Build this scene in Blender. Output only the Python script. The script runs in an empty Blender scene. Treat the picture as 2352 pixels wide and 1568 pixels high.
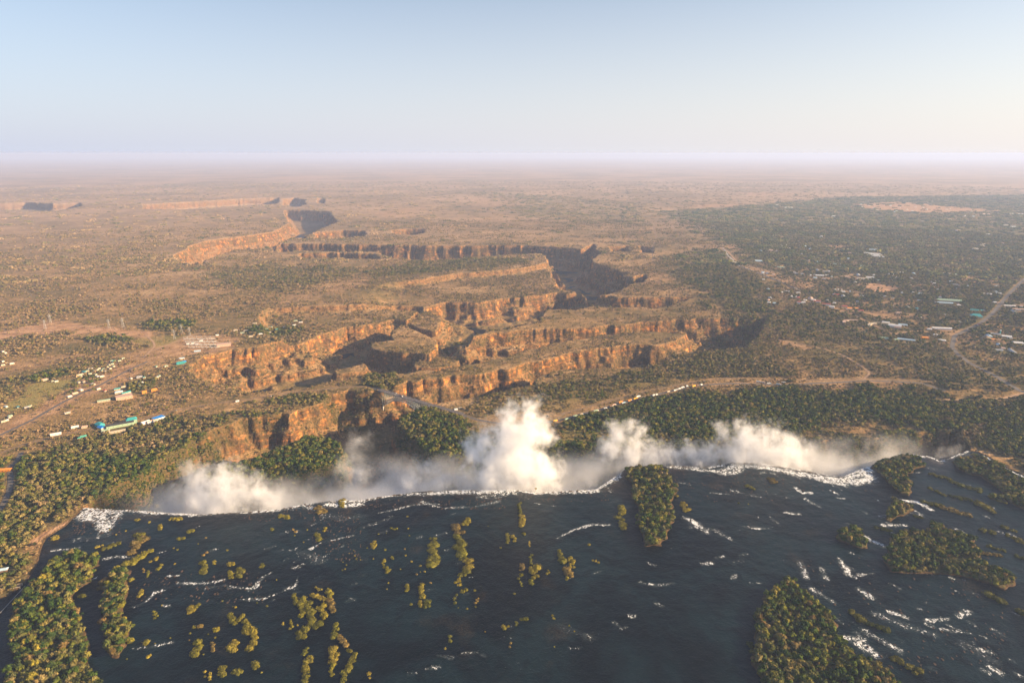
import bpy, bmesh, math, random
import numpy as np
from mathutils import Vector, Matrix
R = math.radians
random.seed(7); rng = np.random.default_rng(11)
S = bpy.context.scene

# ------------------------------------------------------------------ camera
CAMH = 650.0
PITCH = math.atan((784-352)/1568.0)
cam = bpy.data.cameras.new("camera"); camo = bpy.data.objects.new("camera", cam); S.collection.objects.link(camo)
camo.location = (0, 0, CAMH); camo.rotation_euler = (math.pi/2-PITCH, 0, 0)
cam.sensor_width = 36; cam.lens = 24; cam.clip_start = 1; cam.clip_end = 400000
S.camera = camo

# ------------------------------------------------------------------ sky, sun, exposure
SUN_EL, SUN_AZ = 18.0, 5.0          # elevation; degrees behind the camera's right-hand side
sd = Vector((math.cos(R(SUN_EL))*math.cos(R(SUN_AZ)), -math.cos(R(SUN_EL))*math.sin(R(SUN_AZ)), math.sin(R(SUN_EL))))
VEIL_L = (4.0, 4.25, 5.2, 1); VEIL_R = (5.7, 5.35, 5.3, 1)
W = bpy.data.worlds.new("World"); S.world = W; W.use_nodes = True
wn = W.node_tree; wn.nodes.clear()
sky = wn.nodes.new("ShaderNodeTexSky"); sky.sky_type = 'NISHITA'; sky.sun_disc = False
sky.sun_elevation = R(SUN_EL); sky.sun_rotation = math.atan2(sd.x, sd.y)
sky.altitude = 900; sky.air_density = 1.0; sky.dust_density = 2.6; sky.ozone_density = 1.5
bg = wn.nodes.new("ShaderNodeBackground"); bg.inputs[1].default_value = 0.066
wo = wn.nodes.new("ShaderNodeOutputWorld")
# aerosol veil of the open sky: thick and pale near the horizon, warmer towards the sun's side
tc_ = wn.nodes.new("ShaderNodeTexCoord"); sxyz = wn.nodes.new("ShaderNodeSeparateXYZ"); wn.links.new(tc_.outputs['Generated'], sxyz.inputs[0])
def wmap(sock, a, b, c, d):
    q = wn.nodes.new("ShaderNodeMapRange"); wn.links.new(sock, q.inputs[0])
    for k_, v_ in enumerate((a, b, c, d)): q.inputs[k_+1].default_value = v_
    return q.outputs[0]
def wmix(f, a, b):
    q = wn.nodes.new("ShaderNodeMix"); q.data_type = 'RGBA'
    for sk, v_ in ((q.inputs[0], f), (q.inputs[6], a), (q.inputs[7], b)):
        if isinstance(v_, bpy.types.NodeSocket): wn.links.new(v_, sk)
        else: sk.default_value = v_
    return q.outputs[2]
low = wmix(wmap(sxyz.outputs[0], -.6, .65, 0, 1), VEIL_L, VEIL_R)
vf = wmap(sxyz.outputs[2], -.02, .30, .92, .0)
wn.links.new(wmix(vf, sky.outputs[0], low), bg.inputs[0]); wn.links.new(bg.outputs[0], wo.inputs[0])
sl = bpy.data.lights.new("sun", 'SUN'); sl.energy = 5.0; sl.angle = R(0.5); sl.color = (1, .72, .42)
so = bpy.data.objects.new("sun", sl); S.collection.objects.link(so)
so.rotation_euler = sd.to_track_quat('Z', 'Y').to_euler()
S.view_settings.view_transform = 'Standard'; S.view_settings.look = 'None'
S.view_settings.exposure = 1.42; S.view_settings.gamma = 1
S.render.engine = 'CYCLES'
cy = S.cycles
cy.use_denoising = True; cy.max_bounces = 8; cy.diffuse_bounces = 2; cy.glossy_bounces = 2
cy.transmission_bounces = 2; cy.volume_bounces = 8; cy.transparent_max_bounces = 8
cy.volume_step_rate = 0.45; cy.volume_max_steps = 512; cy.caustics_reflective = False; cy.caustics_refractive = False

# ------------------------------------------------------------------ helpers
cP, sP = math.cos(PITCH), math.sin(PITCH)
def ray(x, y):
    u, v = (x-1176)/1568.0, (y-784)/1568.0
    return u, cP-v*sP, -sP-v*cP
def gp(x, y, z=0.0):
    dx, dy, dz = ray(x, y); t = (z-CAMH)/dz
    return (dx*t, dy*t)
def at_depth(x, y, Y):
    dx, dy, dz = ray(x, y); t = Y/dy
    return Vector((dx*t, Y, CAMH+dz*t))
def gpl(pts, z=0.0): return np.array([gp(x, y, z) for x, y in pts])
def fr(ox, oy, k): return lambda x, y: (x*k+ox, y*k+oy)
F_BL = fr(0, 1133, .2774); F_BM = fr(551.25, 1133, .2774)
F_BC = fr(1102.5, 1041, .33587); F_BR = fr(1678, 1041, .33587)
F_T1 = fr(1653.75, 551.25, .15625); F_T2 = fr(1984.5, 612.5, .15625)
F_V1 = fr(0, 765.6, .15625); F_V2 = fr(91.9, 765.6, .15625)

def tag(o, label=None, cat=None, group=None, kind=None):
    if label: o["label"] = label
    if cat: o["category"] = cat
    if group: o["group"] = group
    if kind: o["kind"] = kind
    return o
def link(o, parent=None):
    S.collection.objects.link(o)
    if parent: o.parent = parent
    return o
def empty(name, loc, rz=0):
    o = bpy.data.objects.new(name, None); o.location = loc; o.rotation_euler = (0, 0, rz)
    o.empty_display_size = 1; return link(o)
def mesh_np(name, V, F, mats=(), attrs=None, smooth=False, matidx=None):
    me = bpy.data.meshes.new(name); V = np.asarray(V, np.float32); F = np.asarray(F, np.int32)
    me.vertices.add(len(V)); me.vertices.foreach_set("co", V.ravel())
    if len(F):
        n = F.shape[1]
        me.loops.add(F.size); me.loops.foreach_set("vertex_index", F.ravel())
        me.polygons.add(len(F)); me.polygons.foreach_set("loop_start", np.arange(0, F.size, n, dtype=np.int32))
        me.polygons.foreach_set("loop_total", np.full(len(F), n, np.int32))
        me.polygons.foreach_set("use_smooth", np.full(len(F), smooth, bool))
        if matidx is not None: me.polygons.foreach_set("material_index", np.asarray(matidx, np.int32))
    for k, a in (attrs or {}).items():
        at = me.attributes.new(k, 'FLOAT', 'POINT'); at.data.foreach_set("value", np.asarray(a, np.float32))
    for m in mats: me.materials.append(m)
    me.update(calc_edges=True); return me

class MB:
    "collects boxes, beams and prisms into one mesh"
    def __init__(s): s.v = []; s.f = []; s.m = []
    def add(s, V, F, mi=0):
        b = len(s.v); s.v += [tuple(v) for v in V]; s.f += [tuple(i+b for i in f) for f in F]; s.m += [mi]*len(F)
    def box(s, c, d, mi=0, rz=0, taper=1):
        x, y, z = d[0]/2, d[1]/2, d[2]/2; ca, sa = math.cos(rz), math.sin(rz); V = []
        for k in (-1, 1):
            t = taper if k == 1 else 1
            for a, b in ((-1, -1), (1, -1), (1, 1), (-1, 1)):
                X, Y = a*x*t, b*y*t; V.append((c[0]+X*ca-Y*sa, c[1]+X*sa+Y*ca, c[2]+k*z))
        s.add(V, [(3, 2, 1, 0), (4, 5, 6, 7), (0, 1, 5, 4), (1, 2, 6, 5), (2, 3, 7, 6), (3, 0, 4, 7)], mi)
    def beam(s, a, b, w, mi=0, h=None):
        a, b = Vector(a), Vector(b); d = (b-a).normalized()
        u = d.cross(Vector((0, 0, 1)))
        if u.length < .01: u = Vector((1, 0, 0))
        u.normalize(); q = d.cross(u).normalized(); h = h or w
        V = [p+u*(i*w/2)+q*(j*h/2) for p in (a, b) for i, j in ((-1, -1), (1, -1), (1, 1), (-1, 1))]
        s.add(V, [(0, 1, 2, 3), (7, 6, 5, 4), (0, 4, 5, 1), (1, 5, 6, 2), (2, 6, 7, 3), (3, 7, 4, 0)], mi)
    def cyl(s, a, b, r0, r1, n=8, mi=0):
        a, b = Vector(a), Vector(b); d = (b-a).normalized()
        u = d.cross(Vector((0, 0, 1)))
        if u.length < .01: u = Vector((1, 0, 0))
        u.normalize(); q = d.cross(u)
        V = [p+(u*math.cos(2*math.pi*i/n)+q*math.sin(2*math.pi*i/n))*r for p, r in ((a, r0), (b, r1)) for i in range(n)]
        s.add(V, [(i, (i+1) % n, n+(i+1) % n, n+i) for i in range(n)]+[tuple(range(n-1, -1, -1)), tuple(range(n, 2*n))], mi)
    def mesh(s, name, mats):
        me = bpy.data.meshes.new(name); me.from_pydata(s.v, [], s.f)
        for m in mats: me.materials.append(m)
        me.polygons.foreach_set("material_index", s.m); me.update(); return me
    def build(s, name, mats, parent=None):
        if not isinstance(mats, (list, tuple)): mats = [mats]
        return link(bpy.data.objects.new(name, s.mesh(name, mats)), parent)

def _h(ix, iy, seed):
    h = (ix.astype(np.int64)*374761393 + iy.astype(np.int64)*668265263 + seed*974634777) & 0xffffffff
    h = ((h ^ (h >> 13))*1274126177) & 0xffffffff
    return ((h ^ (h >> 16)) & 0xffffff).astype(np.float32)/16777216.0
def vnoise(x, y, seed=0):
    ix, iy = np.floor(x), np.floor(y); fx, fy = (x-ix).astype(np.float32), (y-iy).astype(np.float32)
    fx = fx*fx*(3-2*fx); fy = fy*fy*(3-2*fy)
    a, b, c, d = _h(ix, iy, seed), _h(ix+1, iy, seed), _h(ix, iy+1, seed), _h(ix+1, iy+1, seed)
    return (a*(1-fx)+b*fx)*(1-fy)+(c*(1-fx)+d*fx)*fy
def fbm(x, y, s, seed=0, o=4):
    r = 0; a = .5; n = 0
    for i in range(o):
        r = r+a*vnoise(x/s+i*17.3, y/s-i*9.1, seed+i); n += a; a *= .5; s *= .5
    return r/n*2-1
def sst(a, b, v):
    t = np.clip((v-a)/(b-a), 0, 1); return t*t*(3-2*t)
def sdf(P, x, y, margin=150):
    out = np.full(x.shape, 1e4, np.float32)
    m = (x > P[:, 0].min()-margin) & (x < P[:, 0].max()+margin) & (y > P[:, 1].min()-margin) & (y < P[:, 1].max()+margin)
    px, py = x[m], y[m]; d = np.full(px.shape, 1e12); ins = np.zeros(px.shape, bool); n = len(P)
    for i in range(n):
        ax, ay = P[i]; bx, by = P[(i+1) % n]; ex, ey = bx-ax, by-ay
        t = np.clip(((px-ax)*ex+(py-ay)*ey)/(ex*ex+ey*ey+1e-9), 0, 1)
        d = np.minimum(d, (px-ax-t*ex)**2+(py-ay-t*ey)**2)
        if ay != by:
            ins ^= ((ay > py) != (by > py)) & (px < (bx-ax)*(py-ay)/(by-ay)+ax)
    d = np.sqrt(d); d[ins] *= -1; out[m] = d; return out
def dline(P, x, y, margin):
    out = np.full(x.shape, 1e4, np.float32)
    m = (x > P[:, 0].min()-margin) & (x < P[:, 0].max()+margin) & (y > P[:, 1].min()-margin) & (y < P[:, 1].max()+margin)
    px, py = x[m], y[m]; d = np.full(px.shape, 1e12)
    for i in range(len(P)-1):
        ax, ay = P[i]; ex, ey = P[i+1][0]-ax, P[i+1][1]-ay
        t = np.clip(((px-ax)*ex+(py-ay)*ey)/(ex*ex+ey*ey+1e-9), 0, 1)
        d = np.minimum(d, (px-ax-t*ex)**2+(py-ay-t*ey)**2)
    out[m] = np.sqrt(d); return out

# ------------------------------------------------------------------ materials
class NT:
    def __init__(s, name):
        s.mat = bpy.data.materials.new(name); s.mat.use_nodes = True; s.t = s.mat.node_tree; s.t.nodes.clear()
        s.out = s.n("ShaderNodeOutputMaterial")
    def n(s, t, **k):
        o = s.t.nodes.new(t)
        for a, b in k.items(): setattr(o, a, b)
        return o
    def put(s, sock, v):
        if isinstance(v, bpy.types.NodeSocket): s.t.links.new(v, sock)
        elif isinstance(v, (tuple, list)) and sock.type == 'RGBA' and len(v) == 3: sock.default_value = (*v, 1)
        else: sock.default_value = v
    def math(s, op, a, b=0.0, c=None, clamp=False):
        o = s.n("ShaderNodeMath", operation=op, use_clamp=clamp); s.put(o.inputs[0], a); s.put(o.inputs[1], b)
        if c is not None: s.put(o.inputs[2], c)
        return o.outputs[0]
    def mix(s, f, a, b, mode='MIX'):
        o = s.n("ShaderNodeMix", data_type='RGBA', blend_type=mode); s.put(o.inputs[0], f); s.put(o.inputs[6], a); s.put(o.inputs[7], b)
        return o.outputs[2]
    def noise(s, scale, detail=3, vec=None, rough=.55, dist=0.0, col=False):
        o = s.n("ShaderNodeTexNoise"); o.inputs['Scale'].default_value = scale; o.inputs['Detail'].default_value = detail
        o.inputs['Roughness'].default_value = rough; o.inputs['Distortion'].default_value = dist
        if vec is not None: s.put(o.inputs['Vector'], vec)
        return o.outputs['Color' if col else 'Fac']
    def rng(s, v, a, b, c=0.0, d=1.0, smooth=True):
        o = s.n("ShaderNodeMapRange", interpolation_type='SMOOTHSTEP' if smooth else 'LINEAR'); s.put(o.inputs[0], v)
        for i, q in enumerate((a, b, c, d)): s.put(o.inputs[i+1], q)
        return o.outputs[0]
    def attr(s, name, inst=False):
        o = s.n("ShaderNodeAttribute", attribute_name=name); o.attribute_type = 'INSTANCER' if inst else 'GEOMETRY'
        return o.outputs['Fac']
    def pos(s): return s.n("ShaderNodeNewGeometry").outputs['Position']
    def scale(s, v, k):
        o = s.n("ShaderNodeVectorMath", operation='MULTIPLY'); s.put(o.inputs[0], v); o.inputs[1].default_value = k
        return o.outputs[0]
    def ramp(s, v, stops):
        o = s.n("ShaderNodeValToRGB"); s.put(o.inputs[0], v); e = o.color_ramp.elements
        while len(e) > 1: e.remove(e[-1])
        e[0].position = stops[0][0]; e[0].color = (*stops[0][1], 1)
        for p, c in stops[1:]: q = e.new(p); q.color = (*c, 1)
        return o.outputs[0]
    def bsdf(s, col, rough=.9, spec=.2, bump=None, bd=1.0, bs=.5, metal=0.0, ior=None):
        p = s.n("ShaderNodeBsdfPrincipled"); s.put(p.inputs['Base Color'], col); s.put(p.inputs['Roughness'], rough)
        s.put(p.inputs['Specular IOR Level'], spec); p.inputs['Metallic'].default_value = metal
        if ior: p.inputs['IOR'].default_value = ior
        if bump is not None:
            b = s.n("ShaderNodeBump"); b.inputs['Distance'].default_value = bd; b.inputs['Strength'].default_value = bs
            s.put(b.inputs['Height'], bump); s.t.links.new(b.outputs[0], p.inputs['Normal'])
        s.t.links.new(p.outputs[0], s.out.inputs[0]); return s.mat

def plain(name, col, rough=.7, var=.25, sc=.3, metal=0.0):
    m = NT(name); n = m.noise(sc, 3, m.n("ShaderNodeTexCoord").outputs['Object'])
    c = m.mix(n, tuple(k*(1-var) for k in col), tuple(min(1, k*(1+var)) for k in col))
    return m.bsdf(c, rough, .3, metal=metal)

def mat_ground():
    m = NT("plateau_ground"); p = m.pos()
    bare, lush, mead, sand = m.attr("bare"), m.attr("lush"), m.attr("meadow"), m.attr("wet")
    n1 = m.noise(1/260., 4, p); n2 = m.noise(1/38., 4, p); n3 = m.noise(1/7., 3, p); nb = m.noise(1/1500., 4, p)
    mixn = m.math('ADD', m.math('MULTIPLY', n1, .45), m.math('ADD', m.math('MULTIPLY', n2, .35), m.math('MULTIPLY', nb, .2)))
    dry = m.ramp(mixn, [(.38, (.12, .098, .036)), (.455, (.23, .155, .062)), (.52, (.36, .215, .092)), (.57, (.50, .30, .14)), (.63, (.62, .40, .21))])
    dry = m.mix(m.rng(n3, .38, .60, 0, .6), dry, (.12, .095, .04))
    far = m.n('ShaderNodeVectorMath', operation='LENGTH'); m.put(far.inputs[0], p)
    dry = m.mix(m.rng(far.outputs['Value'], 2200, 9000, 0, .45), dry, m.mix(m.rng(nb, .35, .62), (.24, .17, .11), (.48, .32, .22)))  # ground paled with distance, part of the haze fade put into its colour
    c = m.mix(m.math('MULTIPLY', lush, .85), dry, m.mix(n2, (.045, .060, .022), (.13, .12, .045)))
    c = m.mix(mead, c, m.mix(n2, (.20, .19, .055), (.33, .24, .08)))
    c = m.mix(bare, c, m.mix(m.rng(n2, .35, .65), (.34, .19, .10), (.52, .31, .17)))
    # cliff rock
    rk = m.scale(p, (1/19., 1/19., 1/34.)); r1 = m.noise(1.0, 4, rk, .6)
    st = m.noise(1.0, 3, m.scale(p, (1/170., 1/170., 1/9.))); r2 = m.noise(1/4., 3, p); nb2 = m.noise(1/55., 3, p)
    rock = m.ramp(r1, [(.30, (.035, .022, .014)), (.43, (.10, .055, .028)), (.51, (.24, .105, .032)), (.56, (.44, .175, .045)), (.68, (.66, .29, .085))])
    rock = m.mix(m.rng(st, .46, .56, .0, .8), rock, (.085, .055, .026))
    rock = m.mix(m.rng(nb2, .42, .60), rock, m.mix(m.rng(n3, .35, .65), (.05, .045, .018), (.20, .12, .05)))
    rock = m.mix(lush, rock, m.mix(n3, (.03, .035, .014), (.10, .075, .03)))
    rock = m.mix(m.rng(r2, .45, .7, .0, .5), rock, (.11, .075, .035))
    g = m.n("ShaderNodeNewGeometry"); sx = m.n("ShaderNodeSeparateXYZ"); m.t.links.new(g.outputs['Normal'], sx.inputs[0])
    sl = m.math('ADD', sx.outputs[2], m.math('MULTIPLY', m.math('SUBTRACT', r2, .5), .3))
    tal = m.mix(m.rng(nb2, .35, .62), m.mix(m.rng(n3, .38, .60), (.09, .065, .026), (.25, .14, .06)), m.mix(m.rng(n3, .35, .6), (.12, .07, .028), (.34, .175, .07))); tal = m.mix(m.math('MULTIPLY', lush, .9), tal, m.mix(n3, (.03, .04, .014), (.09, .08, .03)))
    c = m.mix(m.rng(sl, .93, .80), c, tal)
    c = m.mix(m.rng(sl, .72, .56), c, rock)
    c = m.mix(sand, c, m.mix(n3, (.055, .035, .018), (.13, .085, .04)))
    bh = m.math('ADD', m.math('MULTIPLY', n3, .6), m.math('MULTIPLY', r2, .4))
    return m.bsdf(c, .95, .05, bh, 5.0, .8)

def mat_water(name="river_water", deep=(.0012, .0038, .0045), sp=.14):
    m = NT(name); p = m.pos(); foam = m.attr("foam"); shal = m.attr("shallow")
    st = m.scale(p, (1/6., 1/11., 1)); w1 = m.noise(1, 5, st, .72, .6)
    w2 = m.noise(1/3.2, 4, p, .7, .5); w3 = m.noise(1/26., 3, p)
    fm = m.math('ADD', foam, m.math('MULTIPLY', m.math('SUBTRACT', m.math('ADD', m.math('MULTIPLY', w1, .6), m.math('MULTIPLY', w2, .55)), .60), 4.6))
    f = m.math('MULTIPLY', m.rng(fm, .62, 1.0), m.rng(foam, .04, .2))
    w5 = m.noise(1/170., 4, p, .6, .8); base = m.mix(m.rng(w5, .38, .62), deep, tuple(k*4 for k in deep)); base = m.mix(m.math('MULTIPLY', m.rng(w3, .5, .62), .5), base, tuple(k*.5 for k in deep))
    base = m.mix(m.math('MULTIPLY', shal, m.rng(w2, .40, .62)), base, (.085, .055, .03))
    base = m.mix(m.math('MULTIPLY', m.rng(foam, .12, 1.1, 0, .22), m.rng(w2, .35, .6)), base, (.45, .52, .52))
    col = m.mix(f, base, (.78, .80, .80))
    rough = m.rng(f, 0, 1, .28, .9)
    hgt = m.math('ADD', m.math('MULTIPLY', w2, .5), m.math('MULTIPLY', w3, 1.2))
    return m.bsdf(col, rough, m.rng(f, 0, 1, sp, .1), hgt, 1.6, 1.0, ior=1.33)

def mat_fol(name, stops, inst=False, gstops=None, leafvar=.25):
    m = NT(name); oi = m.n("ShaderNodeObjectInfo"); r = oi.outputs['Random']
    c = m.ramp(r, stops)
    if inst: c = m.mix(m.attr("green", True), c, m.ramp(r, gstops))
    nz = m.noise(.55, 2, m.n("ShaderNodeTexCoord").outputs['Object'])
    c = m.mix(m.rng(nz, .35, .65, 0, 1), m.mix(1.0, c, (1-leafvar,)*3, 'MULTIPLY'), m.mix(1.0, c, (1+leafvar,)*3, 'MULTIPLY'))
    b = m.bsdf(c, .9, .1); return b
DRY = [(0, (.13, .11, .04)), (.3, (.22, .165, .065)), (.5, (.30, .205, .09)), (.7, (.37, .25, .125)), (.88, (.19, .13, .065)), (1, (.46, .31, .18))]
GRN = [(0, (.020, .046, .010)), (.3, (.042, .074, .012)), (.55, (.085, .112, .015)), (.78, (.175, .165, .022)), (.9, (.19, .14, .045)), (1, (.045, .085, .018))]
M_stand = mat_fol("woodland_foliage", DRY, True, GRN)
M_grn = mat_fol("green_foliage", [(0, (.026, .052, .010)), (.5, (.060, .092, .012)), (1, (.11, .13, .016))])
M_olv = mat_fol("olive_foliage", [(0, (.12, .12, .016)), (.5, (.19, .17, .02)), (1, (.29, .23, .03))])
M_brn = mat_fol("brown_foliage", [(0, (.12, .085, .025)), (.5, (.18, .12, .038)), (1, (.25, .16, .055))])
M_reed = mat_fol("reed_foliage", [(0, (.085, .09, .014)), (.5, (.16, .145, .020)), (1, (.26, .205, .032))])
M_dryr = mat_fol("dry_reed_foliage", [(0, (.15, .11, .035)), (.5, (.19, .14, .04)), (1, (.24, .17, .05))])
M_bark = plain("bark", (.11, .08, .055), .9)
M_ground = mat_ground(); M_water = mat_water()
M_gwater = mat_water("gorge_water", (.003, .007, .010), .04)
M_asph = plain("asphalt", (.13, .115, .10), .9, .2, .05)
M_track = plain("worn_track", (.20, .14, .085), .95, .2, .05)
M_dirt = plain("dirt_road", (.40, .25, .14), .95, .2, .05)
M_steel = plain("painted_steel", (.30, .32, .30), .6, .2, .2)
M_deck = plain("deck_surface", (.13, .11, .10), .9, .2, .1)
M_galv = plain("galvanised_steel", (.45, .45, .44), .5, .15, .2, .4)
M_tyre = plain("tyre_rubber", (.02, .02, .02), .9)
M_glass = plain("window_glass", (.02, .03, .04), .15, .1)
M_concrete = plain("concrete", (.38, .35, .31), .9)
PAL = {'white': (.74, .72, .68), 'cream': (.50, .42, .30), 'green': (.10, .42, .30), 'pale_green': (.33, .44, .30), 'blue': (.02, .26, .72),
       'teal': (.05, .34, .34), 'red': (.42, .10, .06), 'orange': (.80, .30, .05), 'grey': (.38, .38, .38), 'pink_brown': (.55, .36, .26),
       'pale_blue': (.45, .60, .68), 'brown': (.22, .14, .09), 'yellow': (.80, .45, .05), 'dark': (.05, .05, .05), 'thatch': (.28, .2, .11)}
M_col = {k: plain(k+"_paint", v, .55, .12, .4) for k, v in PAL.items()}

# ------------------------------------------------------------------ the terrain
LIP = [(190,1166),(235,1170),(300,1172),(380,1178),(470,1182),(560,1176),(640,1170),(700,1158),(760,1151),(830,1149),(880,1140),(960,1130),
       (1050,1126),(1130,1126),(1180,1125),(1230,1132),(1300,1128),(1370,1124),(1400,1105),(1425,1088),(1440,1076),(1500,1068),(1560,1070),
       (1620,1075),(1680,1062),(1740,1064),(1780,1070),(1830,1078),(1880,1087),(1935,1096),(1975,1080),(2010,1066),(2060,1050),(2100,1043),(2140,1050),(2160,1060),(2190,1048),(2225,1035)]
G1 = LIP+[(2230,1028),(2200,990),(2130,992),(2050,1003),(1980,1012),(1900,1015),(1750,1020),(1600,1027),(1480,1030),(1384,1034),(1287,1030),
     (1180,1050),(1060,1062),(985,1052),(940,1005),(917,978),(940,952),(965,937),(985,936),(985,880),(880,885),(874,896),(840,896),(800,898),(760,908),(720,930),(640,958),
     (560,972),(500,985),(430,1020),(350,1060),(290,1100),(240,1128),(205,1158)]
G2 = [(885,888),(930,925),(975,934),(1041,923),(1115,905),(1160,895),(1215,882),(1240,867),(1285,850),(1386,848),(1437,852),(1505,837),(1555,810),(1606,804),
      (1657,803),(1711,797),(1735,773),(1755,756),(1770,735),(1765,728),(1722,730),(1640,734),(1603,733),(1590,755),(1562,778),(1540,790),(1490,793),
      (1440,793),(1393,800),(1340,806),(1280,818),(1220,832),(1160,848),(1100,860),(1040,866),(985,872),(930,878)]
G34 = [(1562,775),(1557,768),(1500,762),(1443,764),(1390,768),(1340,776),(1290,787),(1230,800),(1180,813),(1120,828),(1050,842),(1000,850),(962,853),
       (923,858),(871,862),(845,864),(793,873),(754,878),(715,887),(689,893),(650,895),(611,899),(530,895),(470,878),(440,850),(455,828),(476,816),(517,808),
       (559,801),(590,798),(627,788),(655,780),(689,775),(736,756),(793,738),(819,736),(871,728),(905,721),(936,725),(950,712),(974,690),(1025,681),
       (1093,683),(1161,672),(1228,666),(1279,659),(1333,662),(1342,668),(1354,677),(1397,679),(1426,684),(1483,684),(1540,684),(1583,684),(1583,688),
       (1569,692),(1534,701),(1500,707),(1425,704),(1348,704),(1320,711),(1262,710),(1245,725),(1225,744),(1204,745),(1150,757),(1115,763),(1080,775),
       (1062,788),(1072,790),(1082,779),(1115,771),(1149,767),(1251,755),(1319,755),(1403,747),(1488,740),(1603,733),(1640,735),(1722,731),(1765,729),
       (1755,742),(1700,762),(1590,760)]
G5 = [(1342,668),(1345,680),(1356,680),(1397,674),(1425,666),(1454,652),(1477,646),(1484,629),(1455,637),(1430,634),(1438,626),(1405,618),(1368,606),
      (1354,598),(1380,583),(1362,560),(1334,572),(1282,569),(1255,567),(1194,564),(1059,564),(890,564),(754,561),(646,561),(619,564),(622,575),
      (646,579),(687,576),(788,578),(870,578),(890,592),(958,599),(1056,594),(1127,588),(1194,584),(1240,582),(1254,588),(1262,615),(1285,650),(1334,660)]
G6 = [(652,483),(700,484),(755,486),(775,510),(740,525),(715,535),(700,548),(668,547),(620,570),(540,574),(470,600),(440,608),(415,606),(400,588),
      (432,568),(480,552),(560,543),(630,532),(668,512),(655,497)]
SMALL = [[(650,458),(675,455),(702,458),(700,470),(680,476),(650,472)], [(900,529),(950,526),(976,527),(975,536),(945,540),(905,537)],
         [(720,533),(790,529),(838,530),(838,544),(790,548),(725,547)], [(-60,468),(60,465),(125,468),(185,466),(188,474),(140,484),(60,488),(-60,486)],
         [(330,470),(440,464),(560,457),(640,455),(640,468),(560,474),(420,482),(330,480)], [(730,455),(745,455),(745,468),(730,466)],
         [(410,592),(445,590),(475,594),(470,606),(440,610),(412,604)], [(1400,568),(1440,566),(1445,578),(1405,578)], [(1470,566),(1500,568),(1500,582),(1470,580)],
         [(690,583),(760,581),(860,583),(880,596),(800,595),(700,592)]]
MESA = [  # (ring, top height, talus spread)
    ([(440,1096),(500,1078),(567,1060),(604,1047),(662,1019),(705,1007),(753,1009),(787,1018),(795,1040),(778,1062),(719,1086),(685,1092),(633,1096),(560,1100),(480,1104)], -6, 1.0),
    ([(851,788),(870,784),(911,780),(944,780),(976,793),(996,803),(985,814),(930,810),(870,806),(852,798)], -25, .8),
    ([(925,748),(960,760),(1002,781),(998,803),(960,795),(930,785),(905,780),(895,760)], -27, 1.2),
    ([(942,738),(972,712),(1012,730),(1000,760),(960,752)], -38, 2.2),
    ([(1000,812),(1050,822),(1055,838),(1000,845),(955,842),(960,825)], -48, 1.3),
    ([(765,850),(800,842),(838,832),(846,842),(843,850),(800,856),(770,860)], -62, .7)]
BENCH = [  # (ring, drop, ramp from x, to x)
    ([(780,672),(856,662),(890,650),(960,643),(1059,628),(1127,623),(1194,617),(1245,606),(1275,600),(1310,640),(1345,675),(1279,675),(1228,680),(1093,695),(974,700),(910,698),(840,698),(770,690)], 28, (800,700), (900,700)),
    ([(600,712),(622,708),(720,705),(822,700),(910,689),(974,688),(960,745),(905,740),(819,752),(736,770),(655,790),(600,760)], 26, (560,720), (640,720))]
RIVER = LIP+[(2240,1036),(2262,1045),(2300,1068),(2352,1092),(2500,1150),(2900,1300),(3000,1950),(-700,1950),(-700,1500),(-100,1405),(20,1366),(60,1335),
         (85,1295),(93,1260),(105,1235),(150,1207)]
ISL = {
 'large wooded island at the bottom left': [(194,1255),(200,1277),(230,1272),(227,1294),(214,1338),(178,1355),(166,1383),(198,1408),(191,1433),(202,1460),(207,1496),(194,1530),(227,1563),(250,1640),(-30,1660),(0,1560),(17,1521),(8,1438),(33,1377),(80,1324),(111,1299),(144,1272)],
 'long second island': [(258,1305),(290,1302),(319,1299),(302,1344),(300,1355),(297,1391),(288,1416),(313,1435),(302,1483),(272,1513),(250,1516),(239,1494),(230,1438),(222,1391),(233,1363),(240,1330)],
 'green island on the lip of the falls': [(1432,1080),(1465,1070),(1519,1072),(1532,1085),(1556,1125),(1545,1145),(1552,1195),(1541,1206),(1536,1236),(1519,1254),(1482,1253),(1460,1222),(1458,1169),(1445,1142),(1443,1108)],
 'island at the right end of the falls': [(1997,1075),(2004,1050),(2081,1044),(2125,1054),(2140,1073),(2081,1087),(2094,1125),(2098,1145),(2064,1135),(2041,1115),(2024,1091)],
 'small dark island below the right rapids': [(2047,1145),(2071,1147),(2081,1160),(2108,1169),(2094,1179),(2064,1189),(2047,1200),(2031,1193),(2035,1172)],
 'long island at the right edge': [(2182,1060),(2232,1043),(2262,1050),(2316,1078),(2380,1125),(2380,1182),(2316,1159),(2269,1145),(2299,1132),(2249,1095),(2199,1080)],
 'oval bushy island right of centre': [(1920,1216),(1977,1204),(1994,1236),(1997,1262),(1970,1257),(1927,1243),(1913,1229)],
 'broad island above the lower right rapids': [(2024,1259),(2036,1238),(2074,1218),(2131,1218),(2140,1204),(2165,1201),(2175,1219),(2202,1218),(2242,1238),(2246,1263),(2266,1296),(2330,1323),(2338,1343),(2316,1365),(2266,1343),(2182,1326),(2115,1320),(2041,1314),(2024,1290)],
 'dark wooded island at the bottom right': [(1792,1332),(1812,1322),(1832,1330),(1849,1353),(1866,1373),(1893,1394),(1933,1437),(1927,1457),(1980,1501),(2031,1535),(2071,1555),(2110,1640),(1760,1640),(1722,1520),(1724,1471),(1734,1437),(1749,1363),(1769,1350)],
}
def cap(f, x0, y0, x1, y1, w): a = f(x0, y0); b = f(x1, y1); k = f(1, 0)[0]-f(0, 0)[0]; return (a[0], a[1], b[0], b[1], w*k)

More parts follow.
